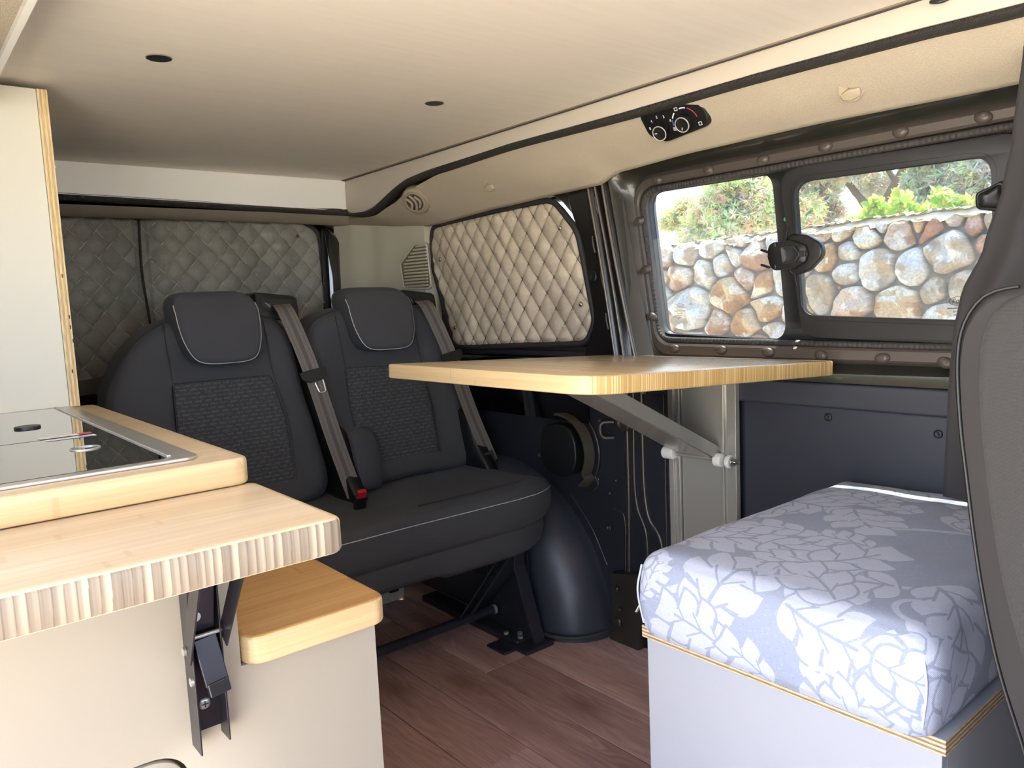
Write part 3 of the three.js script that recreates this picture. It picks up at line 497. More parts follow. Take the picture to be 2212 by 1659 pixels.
// ------------------------------------------------------------------ quilted window covers
function quilt(root, poly, toW, d, amp, m, threadR, shift = [0, 0], threadM = M.quiltSide) {
  const minA = Math.min(...poly.map((p) => p.x)), maxA = Math.max(...poly.map((p) => p.x)), minB = Math.min(...poly.map((p) => p.y)), maxB = Math.max(...poly.map((p) => p.y));
  const st = 0.0042, nx = Math.ceil((maxA - minA) / st), ny = Math.ceil((maxB - minB) / st), pos = [], uv = [], idx = [], id = new Map();
  const inside = (a, b) => { let c = false; for (let i = 0, j = poly.length - 1; i < poly.length; j = i++) if ((poly[i].y > b) !== (poly[j].y > b) && a < (poly[j].x - poly[i].x) * (b - poly[i].y) / (poly[j].y - poly[i].y) + poly[i].x) c = !c; return c; };
  const H = (a, b) => { const p = (a + shift[0]) / d[0], q = (b + shift[1]) / d[1], s = Math.abs(Math.sin(Math.PI * (p + q))), t = Math.abs(Math.sin(Math.PI * (p - q))); return amp * Math.pow(s * t, 0.42) + 0.004 * perlin.noise(a * 9, b * 5, 3.1) + 0.0014 * perlin.noise(a * 40, b * 24, 7) ; };
  const edge = (a, b) => { let m = 9; for (let i = 0, j = poly.length - 1; i < poly.length; j = i++) { const dx = poly[i].x - poly[j].x, dy = poly[i].y - poly[j].y, f = clamp(((a - poly[j].x) * dx + (b - poly[j].y) * dy) / (dx * dx + dy * dy + 1e-12), 0, 1); m = Math.min(m, Math.hypot(a - poly[j].x - dx * f, b - poly[j].y - dy * f)); } return sstep(m, 0, 0.018); };
  const vert = (i, j) => { const k = i * 10000 + j; if (!id.has(k)) { const a = minA + i * st, b = minB + j * st; id.set(k, pos.length / 3); pos.push(...toW(a, b, H(a, b) * edge(a, b))); uv.push(a, b); } return id.get(k); };
  for (let i = 0; i < nx; i++) for (let j = 0; j < ny; j++) if (inside(minA + (i + 0.5) * st, minB + (j + 0.5) * st)) { const A = vert(i, j), B = vert(i + 1, j), C = vert(i, j + 1), D = vert(i + 1, j + 1); const p = (minA + (i + 0.5) * st + shift[0]) / d[0], q = (minB + (j + 0.5) * st + shift[1]) / d[1]; if (Math.abs(Math.sin(Math.PI * (p + q))) < Math.abs(Math.sin(Math.PI * (p - q)))) idx.push(A, B, C, B, D, C); else idx.push(A, B, D, A, D, C); }
  const g = new THREE.BufferGeometry().setAttribute('position', new THREE.Float32BufferAttribute(pos, 3)).setAttribute('uv', new THREE.Float32BufferAttribute(uv, 2)); g.setIndex(idx); g.computeVertexNormals();
  const body = part(root, 'quilted_panel', g, m);
  part(root, 'backing', dome(poly, [(minA + maxA) / 2, (minB + maxB) / 2], [[0.97, -0.03], [0.985, -0.024], [0.95, -0.022]], toW), M.foil);
  part(root, 'edge_binding', tube(poly.map((p) => V(...toW(p.x, p.y, 0.002))), 0.0085, 260, 8, true), M.binding);
  if (threadR) {
    const th = [];
    for (const sg of [1, -1]) for (let k = -40; k < 60; k++) {       // lines p + sg*q = k
      let run = [];
      for (let s = 0; s <= 150; s++) {
        const b = lerp(minB, maxB, s / 150), q = (b + shift[1]) / d[1], a = (k - sg * q) * d[0] - shift[0];
        const ok = a > minA && a < maxA && inside(a, b) && (threadM !== M.thread || hash(k, s >> 2, 5) > 0.35);
        if (ok) run.push(V(...toW(a, b, H(a, b) + 0.0025)));
        if ((!ok || s === 150) && run.length) { if (run.length > 2) th.push(new THREE.TubeGeometry(new THREE.CatmullRomCurve3(run), run.length, threadR, 4, false)); run = []; }
      }
    }
    part(root, 'stitching', mergeGeometries(th), threadM).userData.kind = 'stuff';
  }
  return H;
}
{
  const t = thing('window_cover', 'taupe quilted thermal cover with dark edging hung over the rear side window', 'window cover', [1.5, 1.0, -1.86]);
  const poly = rpoly([[-2.212, 1.213, 0.045], [-1.86, 1.222, 0.4], [-1.60, 1.226, 0.08], [-1.512, 1.13, 0.1], [-1.470, 0.885, 0.05], [-1.500, 0.825, 0.05], [-1.8, 0.815, 0.3], [-2.13, 0.802, 0.05], [-2.236, 1.10, 0.1]], 0.05, 6);
  const f = (a, b, h) => [1.508 - h - 0.01 * Math.sin((a + 2.2) * 4.2) + 0.006 * Math.sin(b * 9), b, a];
  const H = quilt(t, poly, f, [0.066, 0.088], 0.015, M.quiltSide, 0.0014, [0, 0], M.threadDark);
  for (const [z, y] of [[-2.163, 1.098], [-1.567, 1.143], [-1.508, 0.932], [-2.11, 0.868]]) {
    const q = f(z, y, H(z, y)), s = part(t, 'suction_stud', new THREE.SphereGeometry(0.0055, 14, 10).scale(0.7, 1, 1), M.chrome); s.position.add(V(q[0] - 0.003, q[1], q[2]));
    const r = part(s, 'stud_ring', new THREE.TorusGeometry(0.007, 0.0014, 8, 20).rotateY(Math.PI / 2), M.quiltSide); r.position.set(0, 0, 0);
  }
  part(t, 'maker_tag', box(1.490, 1.496, 1.208, 1.228, -1.885, -1.855, 0.001), mat(0x151a2c, 0.7));
}
{
  const t = thing('window_cover', 'dark grey quilted thermal cover with pale stitching over the tailgate glass behind the seats', 'window cover', [0.9, 1.0, -2.7]);
  const poly = rpoly([[0.36, 1.268, 0.02], [0.70, 1.276, 0.3], [1.24, 1.287, 0.08], [1.325, 1.245, 0.06], [1.335, 0.98, 0.1], [1.29, 0.72, 0.08], [0.55, 0.70, 0.05], [0.36, 0.755, 0.03]], 0.05, 6);
  const f = (a, b, h) => [a, b, -2.72 + h - (Math.abs(a - 0.70) < 0.02 ? 0.006 : 0) + 0.008 * Math.sin(a * 26) * sstep(a, 0.6, 0.75) * sstep(0.95 - a, 0, 0.2) + 0.006 * Math.sin(a * 15)];
  quilt(t, poly, f, [0.076, 0.086], 0.011, M.quiltRear, 0.0009, [0, 0.02], M.thread);
  part(t, 'seam', tube([[0.700, 1.272, -2.716], [0.694, 1.1, -2.716], [0.705, 0.9, -2.716], [0.70, 0.72, -2.716]], 0.004, 40, 6), M.binding);
  const st = part(t, 'suction_stud', new THREE.SphereGeometry(0.006, 14, 10), M.quiltRear); st.position.add(V(1.238, 1.222, -2.707));
  part(t, 'foil_edge', mergeGeometries([ribbon([[0.36, 1.279, -2.705], [0.5, 1.282, -2.70], [0.62, 1.280, -2.71], [0.74, 1.277, -2.715]], 0.016, 0.002, [0, 1, 0.3]), ribbon([[0.40, 0.738, -2.69], [0.50, 0.742, -2.685], [0.565, 0.752, -2.67]], 0.05, 0.002, [0, 1, 0.3]), ribbon([[1.345, 1.24, -2.70], [1.348, 1.1, -2.70], [1.344, 0.95, -2.705]], 0.014, 0.002, [1, 0, 0.2])]), M.foil);
}

// ------------------------------------------------------------------ overhead fittings
for (const [x, z, lab] of [[0.433, -1.457, 'black recessed ceiling spot nearer the tall white cupboard'], [1.022, -1.472, 'black recessed ceiling spot farther along, toward the windowed wall']]) {
  const t = thing('ceiling_spot', lab, 'ceiling light', [x, 1.4, z]);
  part(t, 'lens', disc([x, 1.3993, z], 0.0195, 0.003, 'y'), mat(0x23242a, 0.35));
  part(t, 'ring', new THREE.TorusGeometry(0.0205, 0.0011, 8, 40).rotateX(Math.PI / 2).translate(x, 1.3992, z), M.grayStrip);
}
{ // headliner surface point at (z, f)
  const on = (z, f) => { const a = interp(upper, z), b = interp(lower, z), bul = Math.sin(f * Math.PI); return [1.372 + f * 0.110 - bul * 0.006, lerp(a, b, f) - bul * 0.006, z]; };
  const frame = (z, f) => { const p = V(...on(z, f)), u = V(...on(z, f + 0.05)).sub(p).normalize(), t = V(...on(z + 0.02, f)).sub(p).normalize(), n = t.clone().cross(u).normalize(); if (n.x > 0) n.negate(); return { p, u, t, n }; };
  const local = ({ p, u, t, n }) => (a, b, h) => { const q = p.clone().addScaledVector(t, a).addScaledVector(u, b).addScaledVector(n, h); return [q.x, q.y, q.z]; };
  const tilt = (n, u) => { n = n.normalize(); u = u.addScaledVector(n, -u.dot(n)).normalize(); return { n, u, t: u.clone().cross(n).normalize() }; };
  const F = { p: V(1.388, 1.284, -2.132), ...tilt(V(-0.72, -0.58, 0.38), V(0.3, -1, 0)) }, L = local(F);
  if (F.t.z < 0) F.t.negate();
  const v = thing('air_vent', 'round beige air vent with three curved blades in the headliner above the rear seat', 'air vent', F.p.toArray());
  const circ = (r, n = 36) => { const o = []; for (let i = 0; i < n; i++) o.push(V2(r * Math.cos(i / n * 6.2832), r * Math.sin(i / n * 6.2832))); return o; };
  const beige = mat(0x9c8f79, 0.6), dark = mat(0x4a4238, 0.8);
  part(v, 'bezel', dome(circ(0.048), [0, 0], [[1, -0.03], [1, 0.0], [0.93, 0.006], [0.8, 0.010], [0.68, 0.008], [0.64, 0.002]], L), beige);
  part(v, 'throat', dome(circ(0.032), [0, 0], [[1, 0.0], [1, 0.0102], [0.9, 0.0105], [0.2, 0.0105]], L), dark);
  for (const k of [-1, 0, 1]) part(v, 'blade', tube([[-0.028, k * 0.016 - 0.006], [0, k * 0.016 + 0.005], [0.028, k * 0.016 - 0.006]].map(([a, b]) => { const s = Math.abs(k) ? 0.72 : 1; return V(...L(b, a * s, 0.013)); }), 0.0045, 24, 8), beige);
  part(v, 'ring', place(new THREE.TorusGeometry(0.033, 0.004, 8, 40), F.t, F.u, F.n, V(...L(0, 0, 0.010))), beige);
  for (const [z, f, lab] of [[-1.785, 1.288, 'small beige headliner clip between the air vent and the window, the farther one'], [-0.711, 1.306, 'small beige headliner clip above the sliding window, nearest the front seat']]) {
    const G = { p: V(1.418, f, z), ...tilt(V(-0.82, -0.5, 0.2), V(0.3, -1, 0)) }; if (G.t.z < 0) G.t.negate(); const K = local(G), t = thing('trim_clip', lab, 'trim clip', G.p.toArray());
    const m = mat(0xb0a28a, 0.45);
    part(t, 'base', dome(circ(0.023, 28), [0, 0], [[1, -0.012], [1, 0.001], [0.95, 0.003], [0.5, 0.002]], K), m);
    part(t, 'hook', dome(rpoly([[-0.020, 0.004], [-0.004, -0.004], [0.018, -0.002], [0.016, 0.014], [-0.004, 0.020], [-0.018, 0.014]], 0.006, 5), [0, 0], [[1, 0], [0.97, 0.007], [0.85, 0.010], [0.3, 0.011]], K), m);
    part(t, 'recess', dome(rpoly(rect(-0.005, 0.005, -0.016, -0.004), 0.003, 4), [0, -0.01], [[1, 0.0], [1, 0.0034], [0.5, 0.0034]], K), mat(0x6e6353, 0.7));
  }
  // rear heater control
  const C = { p: V(1.396, 1.327, -1.09), ...tilt(V(-0.82, -0.52, 0.05), V(0.4, -1, 0)) }; if (C.t.z < 0) C.t.negate(); const Q = local(C), t = thing('heater_control', 'black heater control panel with two chrome ringed knobs in the headliner', 'control panel', C.p.toArray());
  const out = rpoly([[-0.086, -0.034, 0.012], [0.068, -0.042, 0.035], [0.084, -0.010, 0.02], [0.082, 0.028, 0.022], [-0.042, 0.042, 0.03], [-0.080, 0.018, 0.03]], 0.02, 8);
  part(t, 'bezel', dome(out, [0, 0], [[0.8, -0.04], [1.0, -0.012], [1, 0.004], [0.95, 0.009], [0.9, 0.0095], [0.3, 0.0095]], Q), M.blackPlastic);
  const print = canvasTex(1024, 640, (c, W, H) => {
    c.fillStyle = '#101114'; c.fillRect(0, 0, W, H);
    const S = 1024 / 0.18, X = (a) => W / 2 + a * S, Y = (b) => H / 2 + b * S;
    c.fillStyle = '#e8e8e8'; c.strokeStyle = '#e8e8e8'; c.font = 'bold 48px sans-serif'; c.textAlign = 'center'; c.textBaseline = 'middle';
    const k1 = [-0.036, 0.012], k2 = [0.026, 0.006];
    ['0', '1', '2', '3', '4'].forEach((s, i) => { const a = (200 + i * 32) * R; c.fillText(s, X(k1[0] + 0.032 * Math.cos(a)), Y(k1[1] + 0.032 * Math.sin(a))); });
    const a5 = 368 * R; c.lineWidth = 5; c.strokeRect(X(k1[0] + 0.0315 * Math.cos(a5)) - 22, Y(k1[1] + 0.033 * Math.sin(a5)) - 26, 40, 40); c.beginPath(); for (let i = 0; i < 4; i++) { const a = i * 0.785; c.moveTo(X(k1[0] + 0.031) - 17 * Math.cos(a), Y(k1[1]) + 20 - 17 * Math.sin(a)); c.lineTo(X(k1[0] + 0.031) + 17 * Math.cos(a), Y(k1[1]) + 20 + 17 * Math.sin(a)); } c.stroke();
    const arc = (d0, d1, col, w) => { c.strokeStyle = col; c.lineWidth = w; c.beginPath(); c.arc(X(k2[0]), Y(k2[1]), 0.031 * S, d0 * R, d1 * R); c.stroke(); };
    arc(176, 200, '#5f7fb8', 12); arc(206, 232, '#f0f0f0', 16); arc(262, 290, '#f0f0f0', 16); arc(298, 352, '#c2444c', 12);
    c.strokeStyle = '#f0f0f0'; c.lineWidth = 8; c.strokeRect(X(k2[0] - 0.012) - 22, Y(k2[1] - 0.031) - 20, 40, 34); c.strokeRect(X(k2[0] + 0.033) - 20, Y(k2[1] + 0.012) - 20, 38, 38);
  }, 0.18, 0.1125);
  const face = dome(out.map((p) => V2(p.x * 0.9, p.y * 0.9)), [0, 0], [[1, 0.0092], [1, 0.0104], [0.5, 0.0104]], Q);
  { const uv = face.attributes.uv; for (let i = 0; i < uv.count; i++) uv.setXY(i, uv.getX(i) + 0.09, 0.05625 - uv.getY(i)); }
  print.repeat.set(1 / 0.18, 1 / 0.1125);
  part(t, 'face', face, mat(0xffffff, 0.4, { map: print }));
  for (const [a, b, ang] of [[-0.036, 0.012, 3.3], [0.026, 0.006, 1.9]]) {
    const off = (r) => circ(r).map((p) => V2(p.x + a, p.y + b));
    const kn = part(t, 'knob', dome(off(0.0175), [a, b], [[1, 0.008], [0.96, 0.026], [0.84, 0.027], [0.8, 0.0255], [0.2, 0.0255]], Q), M.blackPlastic);
    part(kn, 'chrome_ring', place(new THREE.TorusGeometry(0.0160, 0.0013, 10, 44), C.t, C.u, C.n, V(...Q(a, b, 0.0265))), M.ringSilver);
    part(kn, 'pointer', flat(Q(a + 0.006 * Math.cos(ang), b + 0.006 * Math.sin(ang), 0.0264), Q(a + 0.012 * Math.cos(ang), b + 0.012 * Math.sin(ang), 0.0264), 0.0016, 0.0008, [C.t.x, C.t.y, C.t.z]), M.nylon);
  }
  const hk = thing('strap_hook', 'tiny dark hook on the pale strip along the ceiling edge', 'hook', [1.343, 1.385, -0.53]);
  part(hk, 'hook_arm', tube([[1.345, 1.392, -0.545], [1.335, 1.388, -0.54], [1.333, 1.384, -0.525], [1.345, 1.39, -0.515]], 0.003, 20, 8), M.blackMetal);
}

// ------------------------------------------------------------------ kitchen unit at the left
{
  const t = thing('kitchen_cabinet', 'white laminate kitchen cabinet with a stepped end facing the doorway', 'cabinet', [0.1, 0, -1.2]);
  // end panel with the step cut out of its corner
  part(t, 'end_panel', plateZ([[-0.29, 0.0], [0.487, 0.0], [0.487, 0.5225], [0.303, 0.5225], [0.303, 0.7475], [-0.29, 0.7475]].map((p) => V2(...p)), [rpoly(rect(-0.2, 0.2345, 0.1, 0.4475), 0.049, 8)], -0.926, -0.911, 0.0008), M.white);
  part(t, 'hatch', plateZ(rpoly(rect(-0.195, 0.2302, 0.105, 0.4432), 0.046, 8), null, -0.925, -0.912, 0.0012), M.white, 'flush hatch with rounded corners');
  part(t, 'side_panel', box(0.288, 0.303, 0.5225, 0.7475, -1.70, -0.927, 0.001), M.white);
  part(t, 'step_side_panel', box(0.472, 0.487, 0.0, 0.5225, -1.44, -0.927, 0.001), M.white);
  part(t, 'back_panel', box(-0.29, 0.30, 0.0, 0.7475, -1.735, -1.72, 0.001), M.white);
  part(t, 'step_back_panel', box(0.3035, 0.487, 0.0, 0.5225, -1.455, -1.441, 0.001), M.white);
  part(t, 'inner_shelf', box(-0.29, 0.288, 0.45, 0.465, -1.72, -0.93, 0.001), M.ply);
}
{ // bamboo boards: worktop, folding leaf, step top
  const board = (name, label, x0, x1, y0, y1, z0, z1, r, bv, top, front, side) => {
    const g = byNormal(plateY(rpoly(rect(x0, x1, z0, z1), r, 8), null, y0, y1, bv, 4), (nx, ny, nz) => (Math.abs(ny) > 0.72 ? 0 : Math.abs(nz) >= Math.abs(nx) ? 1 : 2));
    return tag(part(scene, name, g, [top, front, side]), label, 'board');
  };
  const wt = board('worktop', 'thick bamboo worktop holding the dark glass hob, its front edge rounded', -0.29, 0.330, 0.7478, 0.780, -1.735, -0.895, 0.022, 0.005, M.bamboo, M.bambooSide, M.bambooSide); wt.userData.category = 'worktop';
  const lf = board('folding_leaf', 'pale bamboo folding leaf with striped end grain on a black bracket', -0.29, 0.337, 0.7115, 0.7472, -0.909, -0.676, 0.018, 0.006, M.bamboo, M.endGrain, M.bambooSide); lf.userData.category = 'folding table';
  const stp = board('step_top', 'small low bamboo board with rounded corner topping the cabinet step', 0.305, 0.501, 0.523, 0.560, -1.455, -0.893, 0.028, 0.006, M.bambooStep, M.bambooSide, M.bambooSide); stp.userData.category = 'shelf board';
}
{
  const t = thing('hob', 'hob and sink unit with steel rim under black glass lids', 'hob', [0.0, 0.78, -1.3]);
  part(t, 'steel_rim', plateY(rpoly(rect(-0.24, 0.284, -1.704, -0.93), 0.022, 8), [rpoly(rect(-0.222, 0.252, -1.69, -0.948), 0.012, 6)], 0.7803, 0.7843, 0.0015, 3), M.brushed);
  part(t, 'rim_bead', box(0.2525, 0.2575, 0.7838, 0.7863, -1.70, -0.957, 0.0012), M.brushed);
  part(t, 'glass_lid', box(-0.221, 0.251, 0.7803, 0.7843, -1.248, -0.949, 0.0012), M.glassBlack);
  part(t, 'glass_lid', box(-0.221, 0.251, 0.7803, 0.7843, -1.689, -1.251, 0.0012), M.glassBlack);
  part(t, 'lid_ring', new THREE.TorusGeometry(0.017, 0.0012, 8, 40).rotateX(Math.PI / 2).translate(0.196, 0.7848, -1.115), M.brushed);
  part(t, 'lid_knob', new THREE.CylinderGeometry(0.018, 0.0185, 0.003, 32).translate(0.172, 0.7858, -1.42), M.blackPlastic);
  const st = canvasTex(128, 32, (c) => { c.fillStyle = '#f4f2ee'; c.fillRect(0, 0, 128, 32); c.fillStyle = '#d8485a'; c.fillRect(96, 0, 32, 32); c.fillStyle = '#d9b7b7'; for (let i = 0; i < 4; i++) c.fillRect(8, 5 + i * 6, 70, 2); }, 1, 1);
  const st2 = canvasTex(128, 32, (c) => { c.fillStyle = '#f6f8fa'; c.fillRect(0, 0, 128, 32); c.fillStyle = '#7fb0e0'; c.fillRect(84, 6, 36, 20); c.fillStyle = '#b9c4cf'; for (let i = 0; i < 4; i++) c.fillRect(8, 5 + i * 6, 60, 2); }, 1, 1);
  const lab = (x0, x1, z0, z1, tx, name) => { const g = new THREE.PlaneGeometry(x1 - x0, z1 - z0).rotateX(-Math.PI / 2).translate((x0 + x1) / 2, 0.7847, (z0 + z1) / 2); part(t, 'sticker', g, mat(0xffffff, 0.6, { map: tx }), name); };
  lab(0.165, 0.232, -1.275, -1.255, st, 'white and red sticker'); lab(0.17, 0.232, -1.244, -1.226, st2, 'white and blue sticker');
}
{
  const t = thing('wardrobe', 'tall white cupboard with a bare plywood edge standing behind the hob', 'wardrobe', [0.05, 0.78, -1.8]);
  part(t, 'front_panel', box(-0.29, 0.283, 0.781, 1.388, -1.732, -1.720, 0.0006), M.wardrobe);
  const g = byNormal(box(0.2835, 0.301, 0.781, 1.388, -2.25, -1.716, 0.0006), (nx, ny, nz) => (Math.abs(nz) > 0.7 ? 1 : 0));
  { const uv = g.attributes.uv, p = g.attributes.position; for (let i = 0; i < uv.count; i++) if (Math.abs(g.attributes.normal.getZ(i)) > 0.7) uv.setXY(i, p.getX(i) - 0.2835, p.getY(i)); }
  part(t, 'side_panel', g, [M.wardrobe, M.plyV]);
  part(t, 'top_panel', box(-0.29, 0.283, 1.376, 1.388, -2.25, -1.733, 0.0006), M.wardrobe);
  const d = part(t, 'bumper', new THREE.SphereGeometry(0.004, 12, 8).scale(0.6, 1, 1), M.wardrobe); d.position.add(V(0.302, 1.245, -1.722));
}
{
  const t = thing('folding_bracket', 'black folding steel bracket propping up the bamboo leaf', 'bracket', [0.25, 0.55, -0.9]);
  // channel on the panel: back plate with two flanges
  const xc = 0.2565;
  part(t, 'wall_channel', mergeGeometries([box(xc - 0.0165, xc + 0.0165, 0.462, 0.710, -0.9105, -0.9085, 0.0006), box(xc - 0.018, xc - 0.0158, 0.448, 0.662, -0.9105, -0.878, 0.0008), box(xc + 0.0158, xc + 0.018, 0.452, 0.660, -0.9105, -0.882, 0.0008)]), M.bracket);
  part(t, 'arm', mergeGeometries([flat([xc - 0.021, 0.566, -0.886], [xc - 0.024, 0.705, -0.80], 0.026, 0.002, [0, 0.5, -0.8]), flat([xc + 0.021, 0.575, -0.888], [xc + 0.024, 0.705, -0.80], 0.026, 0.002, [0, 0.5, -0.8]), box(xc - 0.024, xc + 0.024, 0.7075, 0.7095, -0.88, -0.72, 0.0006)]), M.bracket);
  part(t, 'inner_link', flat([xc - 0.002, 0.59, -0.894], [xc - 0.008, 0.70, -0.85], 0.03, 0.003, [1, 0, 0]), M.blackMetal);
  part(t, 'lever', mergeGeometries([flat([xc - 0.001, 0.583, -0.886], [xc + 0.005, 0.53, -0.872], 0.026, 0.006, [1, 0, 0]), flat([xc + 0.005, 0.534, -0.873], [xc + 0.007, 0.518, -0.870], 0.024, 0.009, [1, 0, 0])]), M.bracket);
  part(t, 'cross_pin', bar([xc - 0.019, 0.586, -0.884], [xc + 0.019, 0.586, -0.886], 0.0025), M.brushed);
  for (const [x, y, z] of [[xc - 0.024, 0.573, -0.886], [xc - 0.0195, 0.536, -0.884]]) part(t, 'rivet', disc([x, y, z], 0.005, 0.003, 'x', 18), M.brushed);
  part(t, 'rivet', disc([xc - 0.009, 0.610, -0.884], 0.0055, 0.003, 'z', 18), M.nylon);
  const sc = part(t, 'screw', dome(rpoly(rect(xc - 0.008, xc + 0.006, 0.487, 0.501), 0.007, 5), [xc - 0.001, 0.494], [[1, 0], [1, 0.001], [0.7, 0.003], [0.1, 0.003]], (a, b, h) => [a, b, -0.9086 + h]), M.brushed);
  part(sc, 'screw_slot', mergeGeometries([box(xc - 0.005, xc + 0.003, 0.4933, 0.4947, -0.9058, -0.9053, 0.0002), box(xc - 0.0017, xc - 0.0003, 0.49, 0.498, -0.9058, -0.9053, 0.0002)]), M.blackMetal);
}

// ------------------------------------------------------------------ wall-hung table
{
  const t = thing('wall_table', 'bamboo folding table hung on a steel plate below the sliding window', 'table', [1.2, 0.0, -1.1]);
  // four corners of the top: outer edge slightly raised
  const P = (u, v) => { const a = V(0.823, 0.831, -0.812), b = V(0.830, 0.829, -1.428), c = V(1.505, 0.799, -0.785), d = V(1.507, 0.796, -1.395); return a.clone().multiplyScalar((1 - u) * (1 - v)).addScaledVector(b, (1 - u) * v).addScaledVector(c, u * (1 - v)).addScaledVector(d, u * v); };
  const W = 0.680, D = 0.614, n = P(1, 0).sub(P(0, 0)).cross(P(0, 1).sub(P(0, 0))).normalize(); if (n.y < 0) n.negate();
  let g = plateY(rpoly([[0, 0, 0.075], [W, 0, 0.018], [W, D, 0.018], [0, D, 0.02]], 0.02, 12), null, -0.03, 0, 0.004, 4);
  g = byNormal(g, (nx, ny, nz) => (Math.abs(ny) > 0.72 ? 0 : Math.abs(nz) > Math.abs(nx) ? 1 : 2));
  { const p = g.attributes.position, q = g.attributes.uv, nn = g.attributes.normal; for (let i = 0; i < p.count; i++) { if (Math.abs(nn.getY(i)) > 0.72) q.setXY(i, q.getY(i), q.getX(i)); const w = P(p.getX(i) / W, p.getZ(i) / D).addScaledVector(n, p.getY(i)); p.setXYZ(i, w.x, w.y, w.z); } flip(g); g.computeVertexNormals(); const gr = g.groups.slice(); g = toCreasedNormals(g, 0.6); g.clearGroups(); gr.forEach((e) => g.addGroup(e.start, e.count, e.materialIndex)); }
  part(t, 'table_top', g, [M.bambooTable, M.endFine, M.bambooSide]);
  // steel plate with side rails on the wall
  part(t, 'wall_plate', box(1.489, 1.499, 0.30, 0.775, -1.168, -1.05, 0.001), M.steel);
  part(t, 'rail', mergeGeometries([box(1.482, 1.502, 0.30, 0.775, -1.05, -1.043, 0.001), box(1.484, 1.500, 0.30, 0.775, -1.035, -1.011, 0.001), box(1.490, 1.502, 0.30, 0.775, -1.045, -1.03, 0.001)]), M.steel);
  part(t, 'rail', mergeGeometries([box(1.482, 1.502, 0.30, 0.735, -1.178, -1.170, 0.001), box(1.484, 1.500, 0.30, 0.735, -1.205, -1.19, 0.001), box(1.490, 1.502, 0.30, 0.735, -1.192, -1.17, 0.001)]), M.steel);
  // strut: a channel from under the top to the rod
  const a = [1.03, 0.785, -1.075], b = [1.474, 0.566, -1.11];
  part(t, 'strut', mergeGeometries([flat([a[0], a[1], -1.10], [b[0], b[1], -1.115], 0.10, 0.003, [0, 0, 1]), flat([a[0] + 0.008, a[1] + 0.012, -1.048], [b[0] + 0.006, b[1] + 0.012, -1.058], 0.028, 0.003, [-0.3, 1, 0]), flat([a[0] + 0.008, a[1] + 0.012, -1.152], [b[0] + 0.006, b[1] + 0.012, -1.172], 0.028, 0.003, [-0.3, 1, 0])]), M.steel);
  part(t, 'rod', bar([1.476, 0.560, -1.20], [1.476, 0.563, -1.012], 0.004), M.brushed);
  for (const [z0, z1] of [[-1.212, -1.178], [-1.062, -1.040], [-1.03, -1.018]]) part(t, 'roller', new THREE.LatheGeometry([[0.001, 0], [0.013, 0], [0.016, 0.003], [0.016, (z1 - z0) - 0.003], [0.013, z1 - z0], [0.001, z1 - z0]].map((p) => V2(...p)), 26).rotateX(Math.PI / 2).translate(1.476, 0.562, z0), M.nylon);
  const w = part(t, 'nut', new THREE.CylinderGeometry(0.008, 0.009, 0.008, 6).rotateX(Math.PI / 2).translate(1.476, 0.562, -1.012), M.chrome);
  part(w, 'washer', disc([1.476, 0.562, -1.0165], 0.0115, 0.002, 'z', 24), M.brushed); part(w, 'bolt_end', disc([1.476, 0.562, -1.004], 0.004, 0.012, 'z', 14), M.chrome);
  part(t, 'screw', disc([1.4825, 0.748, -1.024], 0.006, 0.003, 'x', 16), M.brushed);
}

// ------------------------------------------------------------------ bench box with its cushion
{
  const t = thing('bench_box', 'white laminate bench box with a plywood edged lid under the floral cushion', 'bench', [1.2, 0, -0.55]);
  part(t, 'front_panel', box(0.896, 0.911, 0.0, 0.410, -0.779, -0.340, 0.0008), M.whiteDimmed);
  part(t, 'end_panel', box(0.911, 1.498, 0.0, 0.410, -0.779, -0.764, 0.0008), M.whiteDimmed);
  part(t, 'end_panel', box(0.911, 1.498, 0.0, 0.410, -0.355, -0.340, 0.0008), M.whiteDimmed);
  const g = byNormal(box(0.890, 1.50, 0.4105, 0.430, -0.785, -0.334, 0.0012), (nx, ny) => (Math.abs(ny) > 0.7 ? 0 : 1));
  { const uv = g.attributes.uv, p = g.attributes.position; for (let i = 0; i < uv.count; i++) if (Math.abs(g.attributes.normal.getY(i)) < 0.7) uv.setXY(i, p.getX(i) + p.getZ(i), p.getY(i) - 0.41); }
  part(t, 'lid', g, [M.whiteDimmed, M.ply]);
}
